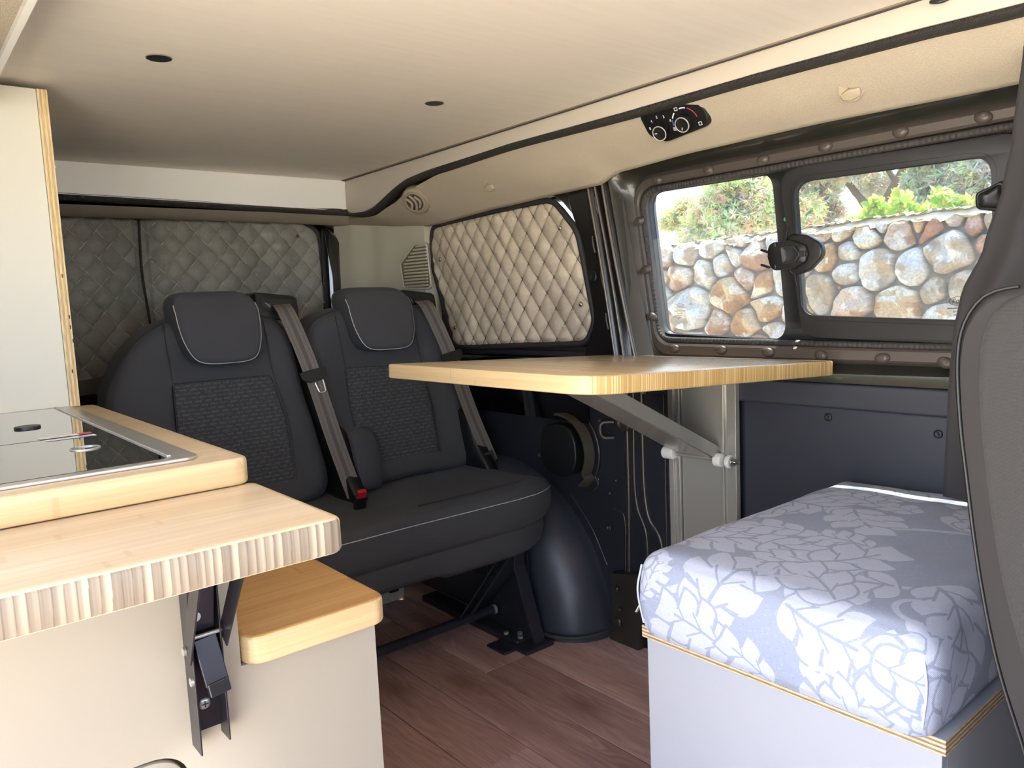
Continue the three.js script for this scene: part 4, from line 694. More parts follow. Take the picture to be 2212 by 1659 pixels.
{
  const damask = canvasTex(1024, 1024, (c) => {
    c.fillStyle = '#9299ac'; c.fillRect(0, 0, 1024, 1024);
    seed = 91;
    const wrap = (f) => { for (const dx of [-1024, 0, 1024]) for (const dy of [-1024, 0, 1024]) { c.save(); c.translate(dx, dy); f(); c.restore(); } };
    const leaf = (x, y, s, a, lobes) => wrap(() => {
      c.translate(x, y); c.rotate(a); c.scale(s, s); c.fillStyle = '#b2b7c9'; c.beginPath(); c.moveTo(0, 0);
      const side = []; for (let i = 0; i < lobes; i++) { const u0 = i / lobes, u1 = (i + 1) / lobes, w = 0.40 * Math.sin(Math.PI * (0.14 + 0.8 * (i + 0.5) / lobes)), e = i === lobes - 1 ? 0 : w * 0.42; for (let k = 1; k <= 6; k++) { const t = k / 6; side.push([(1 - t) ** 2 * u0 + 2 * t * (1 - t) * (u0 - 0.02) + t * t * (u1 + 0.03), (1 - t) ** 2 * (i ? w * 0.42 : 0) + 2 * t * (1 - t) * w * 1.15 + t * t * w * 1.02]); } for (let k = 1; k <= 3; k++) { const t = k / 3; side.push([u1 + 0.03 * (1 - t), lerp(w * 1.02, e, t)]); } }
      for (const [u, w] of side) c.lineTo(u, w); for (const [u, w] of side.reverse()) c.lineTo(u, -w);
      c.closePath(); c.fill(); c.strokeStyle = '#9299ac'; c.lineWidth = 7 / s; c.stroke();
      c.strokeStyle = '#9299ac'; c.lineCap = 'round'; c.lineWidth = 0.035; c.beginPath(); c.moveTo(0.05, 0); c.quadraticCurveTo(0.4, 0.05, 0.75, 0); c.stroke();
      c.lineWidth = 0.022; for (let i = 1; i < lobes; i++) for (const sg of [1, -1]) { c.beginPath(); c.moveTo(i / lobes - 0.12, 0.02); c.lineTo(i / lobes + 0.05, sg * 0.17); c.stroke(); }
    });
    const scroll = (x, y, r, a, turn) => wrap(() => { c.translate(x, y); c.rotate(a); c.strokeStyle = '#b0b5c7'; c.lineCap = 'round'; c.lineWidth = r * 0.16; c.beginPath(); for (let i = 0; i <= 40; i++) { const t = i / 40 * 4.6, q = r * (1 - t / 6.2); c[i ? 'lineTo' : 'moveTo'](q * Math.cos(t * turn) - r, q * Math.sin(t * turn)); } c.stroke(); });
    const stem = (x0, y0, x1, y1, b) => wrap(() => { c.strokeStyle = '#b0b5c7'; c.lineCap = 'round'; c.lineWidth = 20; c.beginPath(); c.moveTo(x0, y0); c.quadraticCurveTo((x0 + x1) / 2 + b, (y0 + y1) / 2 - b, x1, y1); c.stroke(); });
    stem(60, 900, 520, 640, 120); stem(520, 640, 980, 420, -90); stem(200, 300, 620, 90, 100); stem(700, 980, 930, 760, 60);
    for (const [x, y, s, a, l] of [[150, 760, 330, -0.9, 5], [330, 820, 300, 0.5, 4], [520, 640, 340, -1.9, 5], [600, 720, 330, 0.3, 5], [860, 600, 320, -1.2, 4], [900, 760, 280, 0.9, 4], [250, 260, 330, 2.6, 5], [300, 200, 330, 0.6, 5], [620, 300, 330, -0.5, 5], [640, 110, 280, -2.4, 4], [880, 180, 300, 0.2, 4], [60, 480, 260, 0.3, 4], [760, 930, 260, 2.9, 4], [480, 980, 240, -0.3, 4], [420, 470, 210, 2.3, 3]]) leaf(x, y, s, a, l);
    for (let i = 0; i < 15; i++) leaf(rnd() * 1024, rnd() * 1024, rr(150, 260), rr(0, 6.28), 3 + Math.floor(rnd() * 3));
    scroll(420, 380, 90, 0.4, 1); scroll(960, 380, 80, 2.4, -1); scroll(140, 620, 80, 4.0, 1); scroll(700, 540, 80, 1.2, -1); scroll(880, 900, 70, 3, 1);
    for (let i = 0; i < 9000; i++) { c.fillStyle = rnd() < 0.5 ? 'rgba(255,255,255,0.12)' : 'rgba(90,95,115,0.12)'; c.fillRect(rnd() * 1024, rnd() * 1024, 5, 2); }
  }, 0.56, 0.56);
  const t = thing('seat_cushion', 'pale grey floral damask cushion lying on the white bench box', 'cushion', [1.18, 0.43, -0.54]);
  const x0 = 0.866, x1 = 1.497, y0 = 0.4305, y1 = 0.560, z0 = -0.768, z1 = -0.344;
  const g0 = new THREE.BoxGeometry(1, 1, 1, 60, 16, 44), p = g0.attributes.position, nrm = g0.attributes.normal, uv = g0.attributes.uv;
  const rad = 0.028;
  for (let i = 0; i < p.count; i++) {
    const nx = nrm.getX(i), ny = nrm.getY(i), nz = nrm.getZ(i);
    let x = lerp(x0, x1, p.getX(i) + 0.5), y = lerp(y0, y1, p.getY(i) + 0.5), z = lerp(z0, z1, p.getZ(i) + 0.5);
    if (Math.abs(ny) > 0.5) uv.setXY(i, z, x); else if (Math.abs(nx) > 0.5) uv.setXY(i, z, x0 - (y1 - y)); else uv.setXY(i, nz > 0 ? z1 + (y1 - y) : z0 - (y1 - y), x);
    const cx = clamp(x, x0 + rad, x1 - rad), cy = clamp(y, y0 + 0.014, y1 - rad), cz = clamp(z, z0 + rad, z1 - rad), d = V(x - cx, y - cy, z - cz), l = d.length();
    if (l > 0) { const r = y > (y0 + y1) / 2 ? rad : (Math.abs(ny) > 0.5 ? rad : rad); d.multiplyScalar(Math.min(1, r / l)); }
    x = cx + d.x; y = cy + d.y; z = cz + d.z;
    const u = (x - x0) / (x1 - x0), w = (z - z0) / (z1 - z0), ce = Math.sin(Math.PI * clamp(u, 0, 1)) * Math.sin(Math.PI * clamp(w, 0, 1)), hy = (y - y0) / (y1 - y0);
    y += hy * (0.010 * Math.pow(ce, 0.6) + 0.004 * perlin.noise(x * 9, z * 9, 2)) ;
    x -= 0.008 * Math.sin(Math.PI * hy) * (1 - 0.7 * sstep(x, x0, x0 + 0.04)) + 0.003 * perlin.noise(z * 12, y * 12, 1); z += 0.006 * Math.sin(Math.PI * hy) * Math.sign(z - (z0 + z1) / 2) * Math.abs(w - 0.5) * 2 + 0.003 * perlin.noise(x * 12, y * 14, 5);
    p.setXYZ(i, x, y, z);
  }
  g0.computeVertexNormals();
  part(t, 'cover', toCreasedNormals(mergeVertices(g0.deleteAttribute('normal')), 2.2), mat(0xffffff, 0.8, { map: damask, bumpMap: weave, bumpScale: 0.0004, sheen: 0.2 }));
  for (const e of [tube([[0.871, 0.447, -0.352], [0.866, 0.5, -0.346], [0.868, 0.53, -0.35], [0.882, 0.55, -0.358]], 0.0018, 20, 6), tube([[0.869, 0.447, -0.762], [0.864, 0.5, -0.768], [0.868, 0.54, -0.762]], 0.0016, 20, 6)]) part(t, 'corner_seam', e, M.seam);
  const z = part(t, 'zip_pull', flat([0.878, 0.476, -0.772], [0.872, 0.458, -0.779], 0.006, 0.002, [1, 0, 0]), M.brushed);
}

// ------------------------------------------------------------------ double seat at the rear
const back = (a, b, h) => [a, b, -1.92 - 0.28 * (b - 0.45) + h];
{
  const t = thing('double_seat', 'black fabric double passenger seat with two wrapped headrests on a steel underframe', 'car seat', [0.9, 0, -1.8]);
  const backs = [
    { o: [[0.43, 0.46], [0.405, 0.60], [0.402, 0.75], [0.43, 0.82], [0.49, 0.895], [0.56, 0.935], [0.65, 0.952], [0.79, 0.948], [0.862, 0.925], [0.886, 0.86], [0.896, 0.72], [0.912, 0.60], [0.905, 0.455], [0.66, 0.45]], c: [0.66, 0.70], pad: [[0.557, 0.783], [0.808, 0.781], [0.827, 0.667], [0.821, 0.458], [0.545, 0.462], [0.548, 0.66]], hx: 0.683, g: [0.868, 0.963] },
    { o: [[0.978, 0.46], [0.955, 0.60], [0.930, 0.75], [0.926, 0.86], [0.955, 0.915], [1.02, 0.945], [1.10, 0.955], [1.30, 0.958], [1.38, 0.945], [1.412, 0.88], [1.414, 0.74], [1.408, 0.593], [1.388, 0.452], [1.2, 0.448]], c: [1.175, 0.70], pad: [[1.027, 0.78], [1.276, 0.772], [1.290, 0.66], [1.280, 0.465], [1.031, 0.462], [1.02, 0.66]], hx: 1.155, g: [1.335, 0.958] }];
  for (const q of backs) {
    const o = spline2(q.o, 90);
    const b = part(t, 'backrest', dome(o, q.c, [[0.9, -0.12], [0.98, -0.105], [1.0, -0.08], [1.005, -0.04], [0.995, -0.008], [0.965, 0.014], [0.90, 0.026], [0.80, 0.026], [0.68, 0.014], [0.5, 0.004], [0.25, 0.002]], back), M.fabric);
    part(b, 'edge_piping', tube(o.map((p) => V(...back(q.c[0] + (p.x - q.c[0]) * 0.985, q.c[1] + (p.y - q.c[1]) * 0.985, 0.003))), 0.002, 140, 6, true), M.fabricShell);
    part(b, 'centre_panel', dome(rpoly(q.pad, 0.012, 6), [q.c[0] + 0.02, 0.62], [[1, 0.0], [1, 0.014], [0.97, 0.019], [0.85, 0.021], [0.5, 0.019]], back, 1), M.fabricPad);
    for (const e of [tube([back(q.pad[1][0] + 0.002, 0.93, 0.028), back(q.pad[1][0] + 0.004, q.pad[1][1], 0.026), back(q.pad[2][0] + 0.002, q.pad[2][1], 0.022), back(q.pad[3][0] + 0.001, q.pad[3][1], 0.02)], 0.0014, 40, 5), tube([back(q.pad[0][0] - 0.004, 0.93, 0.028), back(q.pad[0][0] - 0.003, q.pad[0][1], 0.026), back(q.pad[5][0] - 0.002, q.pad[5][1], 0.022), back(q.pad[4][0] - 0.001, q.pad[4][1], 0.02)], 0.0014, 40, 5)]) part(b, 'panel_seam', e, M.blackPlastic);
    const hx = q.hx, ho = spline2([[hx - 0.104, 0.985], [hx - 0.107, 0.94], [hx - 0.096, 0.875], [hx - 0.072, 0.835], [hx, 0.825], [hx + 0.072, 0.834], [hx + 0.094, 0.872], [hx + 0.103, 0.94], [hx + 0.100, 0.985], [hx + 0.082, 1.002], [hx, 1.008], [hx - 0.085, 1.003]], 72);
    const hd = (x, y, h) => back(x, y, 0.072 + h - 0.55 * Math.max(0, y - 0.955) * (h > -0.03 ? 1 : 0.2));
    const hr = part(t, 'headrest', dome(ho, [hx, 0.92], [[0.88, -0.115], [0.99, -0.10], [1.02, -0.07], [1.015, -0.02], [0.995, -0.005], [0.96, 0.004], [0.85, 0.008], [0.4, 0.010]], hd), M.fabric);
    part(hr, 'piping', tube(ho.filter((p) => p.y < 0.985).sort((a, b) => Math.atan2(a.x - hx, 0.92 - a.y) - Math.atan2(b.x - hx, 0.92 - b.y)).map((p) => V(...hd(hx + (p.x - hx) * 0.99, 0.92 + (p.y - 0.92) * 0.99, -0.002))), 0.0013, 90, 5), M.stitch);
    // belt outlet on the shoulder
    const [gx, gy] = q.g, G = (a, b, h) => back(gx + a, gy + b - 0.10 * a, h - 0.01);
    const gd = part(t, 'belt_guide', dome(rpoly([[-0.062, -0.034], [0.058, -0.036], [0.062, 0.028], [0.05, 0.034], [-0.05, 0.036], [-0.058, 0.03]], 0.008, 5), [0, 0], [[1, -0.07], [1.02, -0.01], [1.0, 0.008], [0.93, 0.013], [0.4, 0.013]], G), M.blackPlastic);
    part(gd, 'guide_plate', dome(rpoly([[-0.046, 0.0], [-0.03, -0.012], [0.032, -0.012], [0.047, 0.0], [0.047, 0.023], [-0.046, 0.023]], 0.006, 5), [0, 0.008], [[1, 0.010], [1, 0.0145], [0.94, 0.0155], [0.3, 0.0155]], G), M.latch);
    part(gd, 'guide_slot', dome(rpoly([[-0.038, 0.012], [-0.024, -0.004], [0.026, -0.004], [0.040, 0.012], [0.028, 0.006], [-0.026, 0.006]], 0.003, 4), [0, 0.003], [[1, 0.014], [1, 0.0165], [0.5, 0.0165]], G), M.gloss);
  }
  const out = spline2([[0.40, -1.99], [0.9, -2.0], [1.40, -1.99], [1.424, -1.85], [1.418, -1.66], [1.385, -1.535], [1.29, -1.487], [1.1, -1.480], [0.9, -1.483], [0.7, -1.480], [0.5, -1.485], [0.415, -1.54], [0.392, -1.75]], 150);
  const top = (a, b) => { const f = sstep(b, -1.75, -1.5), w = Math.exp(-(((a - 0.9) / 0.09) ** 2)); return -0.010 * w * (1 - f) - 0.006 * (1 - f) + 0.012 * f; };
  const seatM = part(t, 'seat_cushion', dome(out, [0.9, -1.74], [[0.95, 0.355], [0.975, 0.372], [0.992, 0.388], [1.0, 0.405], [1.0, 0.423], [0.992, 0.438], [0.975, 0.448], [0.94, 0.455], [0.88, 0.457], [0.8, 0.455], [0.6, 0.452], [0.3, 0.452]], (a, b, h) => [a, h > 0.43 ? h + top(a, b) : h + 0.004 * sstep(b, -1.75, -1.5), b]), M.fabric);
  const line = []; for (let i = 0; i <= 60; i++) { const a = lerp(0.44, 1.375, i / 60); let best = out[0], m = -9; for (const p of out) if (p.y > -1.7 && Math.abs(p.x - a) < 0.012 && p.y > m) { m = p.y; best = p; } line.push(V(a, 0.4535 - 0.004, -1.74 + (best.y + 1.74) * 0.9905)); }
  part(seatM, 'nose_seam', tube(line.map((p) => V(p.x, p.y - 0.004, p.z + 0.0015)), 0.0011, 120, 5), M.stitch);
  part(seatM, 'insert_fold', tube([[1.36, 0.461, -1.585], [1.25, 0.468, -1.56], [1.08, 0.468, -1.562], [0.98, 0.464, -1.575]], 0.003, 40, 6), M.fabric);
  part(t, 'seat_skirt', dome(out.map((p) => V2(0.9 + (p.x - 0.9) * 0.95, -1.74 + (p.y + 1.74) * 0.955)), [0.9, -1.74], [[0.95, 0.30], [0.985, 0.315], [1.0, 0.345], [1.0, 0.375], [0.98, 0.385]], (a, b, h) => [a, h - 0.01 * sstep(a, 1.0, 0.5) , b]), M.fabric);
  for (const [x, s] of [[0.948, 1], [1.392, 1], [0.41, -1]]) part(t, 'recliner_cover', dome(spline2([[-1.98, 0.41], [-1.99, 0.58], [-1.95, 0.625], [-1.90, 0.61], [-1.86, 0.52], [-1.80, 0.44], [-1.82, 0.405]], 40), [-1.91, 0.50], [[1, -0.02], [1, 0.008], [0.93, 0.018], [0.5, 0.022]], (a, b, h) => [x - h * s, b, a]), M.blackPlastic);
  part(t, 'side_bolster', dome(spline2([[-1.96, 0.47], [-1.965, 0.60], [-1.93, 0.618], [-1.88, 0.60], [-1.845, 0.50], [-1.85, 0.455]], 40), [-1.90, 0.53], [[1, -0.05], [1, 0.01], [0.9, 0.02], [0.4, 0.024]], (a, b, h) => [0.990 - h, b, a]), M.fabric);
  const bk = part(t, 'buckle', flat([0.918, 0.42, -1.76], [0.912, 0.475, -1.735], 0.03, 0.018, [1, 0, 0.2]), M.blackPlastic);
  part(bk, 'release_button', flat([0.9125, 0.470, -1.7335], [0.9105, 0.489, -1.725], 0.024, 0.013, [1, 0, 0.2]), M.red);
  // underframe
  const leg = (x, sgn) => mergeGeometries([flat([x, 0.36, -1.545], [x, 0.235, -1.552], 0.036, 0.008, [1, 0, 0]), flat([x, 0.245, -1.552], [x + 0.05 * sgn, 0.012, -1.538], 0.038, 0.008, [1, 0, 0]), flat([x + 0.016 * sgn, 0.36, -1.56], [x + 0.016 * sgn, 0.235, -1.57], 0.03, 0.006, [0, 0, 1]), flat([x + 0.016 * sgn, 0.245, -1.57], [x + 0.066 * sgn, 0.012, -1.556], 0.03, 0.006, [0, 0, 1])]);
  part(t, 'leg', leg(1.272, 1), M.blackMetal); part(t, 'leg', leg(0.56, -1), M.blackMetal);
  for (const x of [1.30, 0.53]) {
    const f = part(t, 'foot_rail', mergeGeometries([box(x - 0.045, x + 0.058, 0.0, 0.014, -1.60, -1.515, 0.006, 3), box(x - 0.03, x + 0.03, 0.0, 0.022, -2.05, -1.57, 0.006), box(x - 0.085, x - 0.02, 0.001, 0.01, -1.64, -1.56, 0.02, 3)]), M.blackMetal);
    for (const [dx, dz] of [[-0.01, -1.58], [0.005, -1.60], [-0.02, -1.63]]) part(f, 'bolt', disc([x + dx, 0.022, dz], 0.008, 0.012, 'y', 6), M.steel);
    part(t, 'gusset', plateX([[-1.56, 0.02], [-1.56, 0.26], [-1.62, 0.20], [-1.78, 0.02]].map((p) => V2(...p)), null, x + 0.01, x + 0.014, 0.001), M.paintDark);
  }
  const tb = part(t, 'cross_tube', bar([0.50, 0.062, -1.712], [1.292, 0.066, -1.706], 0.0135), M.blackMetal);
  part(tb, 'tube_end', disc([1.297, 0.066, -1.706], 0.015, 0.008, 'x', 16), M.steel);
  part(t, 'brace', mergeGeometries([flat([1.285, 0.285, -1.605], [1.19, 0.075, -1.71], 0.042, 0.004, [1, 0, -0.5]), flat([1.302, 0.27, -1.602], [1.212, 0.08, -1.70], 0.012, 0.008, [0, 0.4, 1])]), M.blackMetal);
  const hx = []; for (let i = 0; i <= 160; i++) { const f = i / 160, a = f * 11 * 6.283; hx.push(V(lerp(1.318, 1.255, f) + 0.016 * Math.cos(a), lerp(0.275, 0.165, f), -1.85 + 0.016 * Math.sin(a))); }
  part(t, 'spring', tube(hx, 0.0024, 320, 6), M.steel);
  part(t, 'hinge_bar', mergeGeometries([bar([1.08, 0.168, -1.88], [1.36, 0.172, -1.86], 0.008), bar([1.12, 0.20, -1.95], [1.36, 0.20, -1.95], 0.006), box(1.05, 1.08, 0.14, 0.2, -1.92, -1.86, 0.004), box(1.335, 1.37, 0.13, 0.3, -1.93, -1.78, 0.004)]), M.blackMetal);
}
{
  const mk = (label, pts, tip) => {
    const t = thing('seat_belt', label, 'seat belt', pts[0], 'rear seat belts');
    part(t, 'webbing', ribbon(pts, 0.047, 0.0016, [1, 0.08, 0.1]), M.webbing);
    const d = V(...pts[4]).sub(V(...pts[2])).normalize(), c = V(...tip);
    const basis = new THREE.Matrix4().makeBasis(V(1, 0, 0).addScaledVector(d, -d.x).normalize(), d, V(1, 0, 0).addScaledVector(d, -d.x).normalize().cross(d)).setPosition(c);
    const tg = part(t, 'tongue', new THREE.ExtrudeGeometry(new THREE.Shape(rpoly([[-0.040, -0.012], [0.040, -0.014], [0.036, 0.010], [0.018, 0.018], [-0.016, 0.018], [-0.036, 0.008]], 0.006, 4)), { depth: 0.006, bevelEnabled: true, bevelThickness: 0.001, bevelSize: 0.001 }).translate(0, 0, -0.007).applyMatrix4(basis.clone()), M.blackPlastic);
    const loop = rpoly([[-0.002, 0.016], [0.024, 0.016], [0.020, 0.052], [0.002, 0.052]], 0.006, 4).map((p) => V(p.x, p.y, 0.003).applyMatrix4(basis));
    part(tg, 'metal_blade', tube(loop, 0.0028, 40, 6, true), M.chrome);
    return t;
  };
  const a = mk('grey seat belt hanging between the two rear backrests, its metal tongue in full view', [[0.872, 0.968, -2.045], [0.868, 0.948, -2.006], [0.888, 0.85, -1.965], [0.905, 0.76, -1.938], [0.925, 0.60, -1.885], [0.942, 0.475, -1.838], [0.946, 0.45, -1.83]], [0.902, 0.775, -1.938]);
  part(a, 'anchor_strap', flat([0.945, 0.462, -1.832], [0.965, 0.415, -1.815], 0.026, 0.004, [1, 0.2, 0]), M.blackPlastic);
  const b = mk('brownish seat belt next to the windowed wall, passing behind the bamboo table', [[1.332, 0.962, -2.045], [1.326, 0.945, -2.006], [1.352, 0.84, -1.965], [1.368, 0.75, -1.935], [1.39, 0.60, -1.885], [1.410, 0.50, -1.850], [1.416, 0.465, -1.838]], [1.362, 0.788, -1.943]);
  part(b, 'anchor_tag', flat([1.405, 0.495, -1.838], [1.412, 0.462, -1.828], 0.034, 0.005, [1, 0.1, 0]), M.fabricShell);
}
{
  const t = thing('storage_crate', 'pale box with two black hooks on the floor beneath the rear seat', 'box', [0.9, 0, -2.2]);
  part(t, 'front_panel', box(0.62, 1.247, 0.0, 0.20, -2.135, -2.12, 0.001), M.pillarTrim);
  part(t, 'body', box(0.63, 1.24, 0.0, 0.198, -2.5, -2.136, 0.001), M.pillarTrim);
  for (const x of [1.105, 1.175]) part(t, 'hook', tube([[x, 0.2, -2.115], [x, 0.10, -2.11], [x + 0.006, 0.082, -2.105], [x + 0.012, 0.095, -2.10]], 0.008, 20, 8), M.blackPlastic);
}

// ------------------------------------------------------------------ front seat and curtain at the right edge
{
  const t = thing('front_seat', 'grey woven front seat backrest with dark shell in the right corner', 'car seat', [1.08, 0, -0.2]);
  const prof = spline2([[-0.262, 0.946], [-0.292, 0.938], [-0.310, 0.912], [-0.316, 0.88], [-0.313, 0.81], [-0.307, 0.76], [-0.291, 0.645], [-0.272, 0.552], [-0.246, 0.468], [-0.215, 0.36], [-0.10, 0.35], [-0.10, 0.5], [-0.135, 0.7], [-0.165, 0.88], [-0.205, 0.94]], 90);
  part(t, 'back_shell', dome(prof, [-0.215, 0.68], [[0.9, -0.49], [0.98, -0.47], [1, -0.44], [1.0, -0.035], [0.985, -0.010], [0.95, 0.0], [0.5, 0.004]], (a, b, h) => [0.85 - h, b, a]), M.fabricShell);
  const inner = spline2([[-0.245, 0.936], [-0.272, 0.926], [-0.288, 0.90], [-0.292, 0.86], [-0.284, 0.76], [-0.262, 0.63], [-0.232, 0.54], [-0.20, 0.50], [-0.12, 0.50], [-0.135, 0.68], [-0.165, 0.87], [-0.20, 0.93]], 80);
  part(t, 'side_bolster', dome(inner, [-0.21, 0.74], [[1, -0.01], [1.0, 0.004], [0.97, 0.012], [0.9, 0.017], [0.5, 0.02]], (a, b, h) => [0.85 - h, b, a]), M.fabricGray);
  part(t, 'piping', tube(prof.slice(0, 62).map((p) => V(0.852, -(-0.68 - (p.y - 0.68) * 0.985), -0.215 + (p.x + 0.215) * 0.985)), 0.0022, 90, 6), M.blackPlastic);
  part(t, 'seat_base', box(0.86, 1.34, 0.16, 0.40, -0.22, 0.35, 0.06, 4), M.fabricGray);
  part(t, 'pedestal', box(0.92, 1.28, 0.0, 0.17, -0.16, 0.28, 0.01), M.blackPlastic);
}
{
  const edge = [[0.58, -0.535], [0.75, -0.530], [0.862, -0.524], [0.924, -0.513], [1.005, -0.479], [1.097, -0.454], [1.166, -0.443], [1.31, -0.430]];
  const outer = [], inner = [];
  for (let j = 0; j <= 40; j++) { const y = lerp(0.58, 1.302, j / 40), z0 = interp(edge, y), A = [], B = []; for (let i = 0; i <= 60; i++) { const f = i / 60, z = lerp(z0, -0.06, f), q = 0.012 * Math.sin(f * 22 + 0.6 * Math.sin(y * 5)) * sstep(f, 0.0, 0.25) + 0.022 * Math.exp(-(((f - 0.10 - 0.05 * (1.3 - y)) / 0.05) ** 2)) * sstep(1.1 - y, -0.05, 0.25); A.push(V(1.395 - q, y, z)); B.push(V(1.402 - q, y, z)); } outer.push(A); inner.push(B.reverse()); }
  const c = part(scene, 'cab_curtain', loft(outer.map((a, j) => [...a, ...inner[j]]), true), M.curtain);
  tag(c, 'dark grey fabric curtain hanging between the sliding window and the front seat', 'curtain');
}

// ------------------------------------------------------------------ outside: ground, stone wall, trees, bush
{
  const g = struct('ground');
  const gt = tex(512, 512, (u, v) => { const n = fbm(u * 40, v * 40, 40, 40, 3, 4), m = fbm(u * 5, v * 5, 5, 5, 9, 3), q = 0.7 + 0.35 * n + 0.2 * m; return [216 * q, 202 * q, 178 * q]; }, true, 3, 3);
  part(g, 'gravel_yard', boxUV(new THREE.BoxGeometry(60, 0.1, 60).translate(0, -0.5, 0)), mat(0xffffff, 0.95, { map: gt }));
}
{
  const t = thing('stone_wall', 'garden wall of pale rounded field stones with a rough mortar cap', 'stone wall', [3.4, -0.45, -2]);
  const tone = [[[222, 216, 206], [178, 152, 120], [246, 242, 234]], [[214, 192, 170], [164, 112, 78], [238, 226, 212]], [[220, 192, 150], [174, 118, 62], [242, 232, 212]], [[192, 140, 110], [134, 82, 58], [222, 188, 162]], [[178, 158, 130], [126, 100, 74], [206, 192, 172]]];
  const mats = tone.map(([a, b, c], k) => { const tx = tex(256, 256, (u, v) => { const n = fbm(u * 5, v * 5, 5, 5, 20 + k, 4), m = fbm(u * 9 + n * 2, v * 9, 9, 9, 40 + k, 4), s = pn(u * 90, v * 90, 90, 90, k), w = sstep(n, 0.5, 0.66), e = sstep(m, 0.52, 0.64); return [0, 1, 2].map((i) => lerp(lerp(a[i], b[i], w * 0.75), c[i], e) * (0.88 + 0.24 * s)); }, true, 0.42, 0.42); return mat(0xffffff, 0.9, { map: tx, bumpMap: tx, bumpScale: 0.008 }); });
  const seeds = [[-2.50, 1.14, 0.06, 0], [-2.34, 1.16, 0.04, 0], [-2.19, 1.12, 0.04, 0], [-2.09, 1.10, 0.07, 1], [-2.53, 1.03, 0.07, 1], [-2.38, 1.04, 0.06, 0], [-2.28, 1.07, 0.05, 0], [-2.63, 1.14, 0.05, 1], [-2.14, 1.00, 0.06, 1], [-2.47, 0.87, 0.11, 0], [-2.23, 0.93, 0.09, 2], [-2.05, 0.97, 0.06, 2], [-1.95, 0.97, 0.05, 0], [-2.30, 0.80, 0.06, 1], [-2.15, 0.79, 0.07, 2], [-2.02, 0.86, 0.07, 2], [-1.93, 0.83, 0.04, 1], [-1.99, 0.77, 0.05, 0], [-2.17, 1.17, 0.03, 0], [-1.99, 1.15, 0.03, 0], [-2.64, 1.05, 0.03, 1], [-2.66, 0.94, 0.04, 0], [-2.46, 0.71, 0.05, 0], [-2.64, 0.81, 0.05, 1],
    [-1.77, 1.18, 0.05, 1], [-1.67, 1.17, 0.03, 2], [-1.56, 1.15, 0.05, 2], [-1.51, 1.19, 0.03, 0], [-1.42, 1.14, 0.05, 1], [-1.34, 1.17, 0.03, 2], [-1.29, 1.14, 0.05, 3], [-1.24, 1.06, 0.09, 0], [-1.15, 1.14, 0.04, 3], [-1.09, 1.15, 0.03, 0], [-1.12, 1.09, 0.04, 3], [-1.64, 1.09, 0.05, 0], [-1.74, 1.08, 0.06, 2], [-1.64, 1.00, 0.06, 0], [-1.51, 1.01, 0.08, 0], [-1.37, 1.01, 0.07, 0], [-1.27, 0.92, 0.06, 4], [-1.19, 0.93, 0.07, 4], [-1.76, 0.93, 0.07, 4], [-1.62, 0.87, 0.08, 1], [-1.43, 0.86, 0.08, 2], [-1.24, 0.82, 0.06, 0], [-1.67, 0.95, 0.03, 2], [-1.23, 1.17, 0.03, 1], [-1.07, 1.00, 0.06, 4], [-1.10, 0.86, 0.06, 1], [-1.87, 1.06, 0.05, 0], [-1.88, 0.93, 0.04, 1], [-1.87, 0.85, 0.04, 2]];
  seed = 4242;
  const own = seeds.length;
  for (let k = 0; k < 4000 && seeds.length < 240; k++) { const z = rr(-4.6, 0.9), y = rr(0.18, 1.16), r = rr(0.05, 0.09); if (z > -2.62 && z < -1.1 && y > 0.74) continue; if (seeds.every((s) => Math.hypot(s[0] - z, s[1] - y) > (s[2] + r) * 0.85)) seeds.push([z, y, r, Math.floor(rnd() * 5) % 5]); }
  seeds.forEach((s, i) => {
    const [z, y, r, k] = s, R2 = 0.32;
    let poly = [[z - R2, Math.max(0.1, y - R2)], [z + R2, Math.max(0.1, y - R2)], [z + R2, Math.min(1.205, y + R2)], [z - R2, Math.min(1.205, y + R2)]];
    seeds.forEach((o, j) => {
      if (j === i) return; const dx = o[0] - z, dy = o[1] - y, d2 = dx * dx + dy * dy; if (d2 > 0.6) return;
      const d = Math.sqrt(d2), m = (d2 + 1.15 * (r * r - o[2] * o[2])) / (2 * d) - 0.0055, out = [];
      for (let q = 0; q < poly.length; q++) { const a = poly[q], b = poly[(q + 1) % poly.length], da = ((a[0] - z) * dx + (a[1] - y) * dy) / d - m, db = ((b[0] - z) * dx + (b[1] - y) * dy) / d - m; if (da <= 0) out.push(a); if (da * db < 0) { const f = da / (da - db); out.push([a[0] + (b[0] - a[0]) * f, a[1] + (b[1] - a[1]) * f]); } }
      poly = out;
    });
    if (poly.length < 3) return;
    let pts = poly.map((p) => V2(...p));
    const cc = pts.reduce((a, b) => a.add(b), V2(0, 0)).divideScalar(pts.length);
    if (Math.min(...pts.map((p) => p.distanceTo(cc))) < 0.008) return;
    for (let n = 0; n < 3; n++) pts = pts.flatMap((p, q) => { const b = pts[(q + 1) % pts.length]; return [p.clone().lerp(b, n ? 0.25 : 0.2), p.clone().lerp(b, n ? 0.75 : 0.8)]; });
    const o = []; { const len = [0]; for (let q = 0; q < pts.length; q++) len.push(len[q] + pts[q].distanceTo(pts[(q + 1) % pts.length])); const N = 36; let q = 0; for (let n = 0; n < N; n++) { const s2 = len[pts.length] * n / N; while (len[q + 1] < s2) q++; o.push(pts[q].clone().lerp(pts[(q + 1) % pts.length], (s2 - len[q]) / Math.max(len[q + 1] - len[q], 1e-6))); } }
    const S = Math.sqrt(Math.abs(THREE.ShapeUtils.area(o))), ou = rnd() * 3, tz = rr(-0.25, 0.25), ty = rr(-0.2, 0.2);
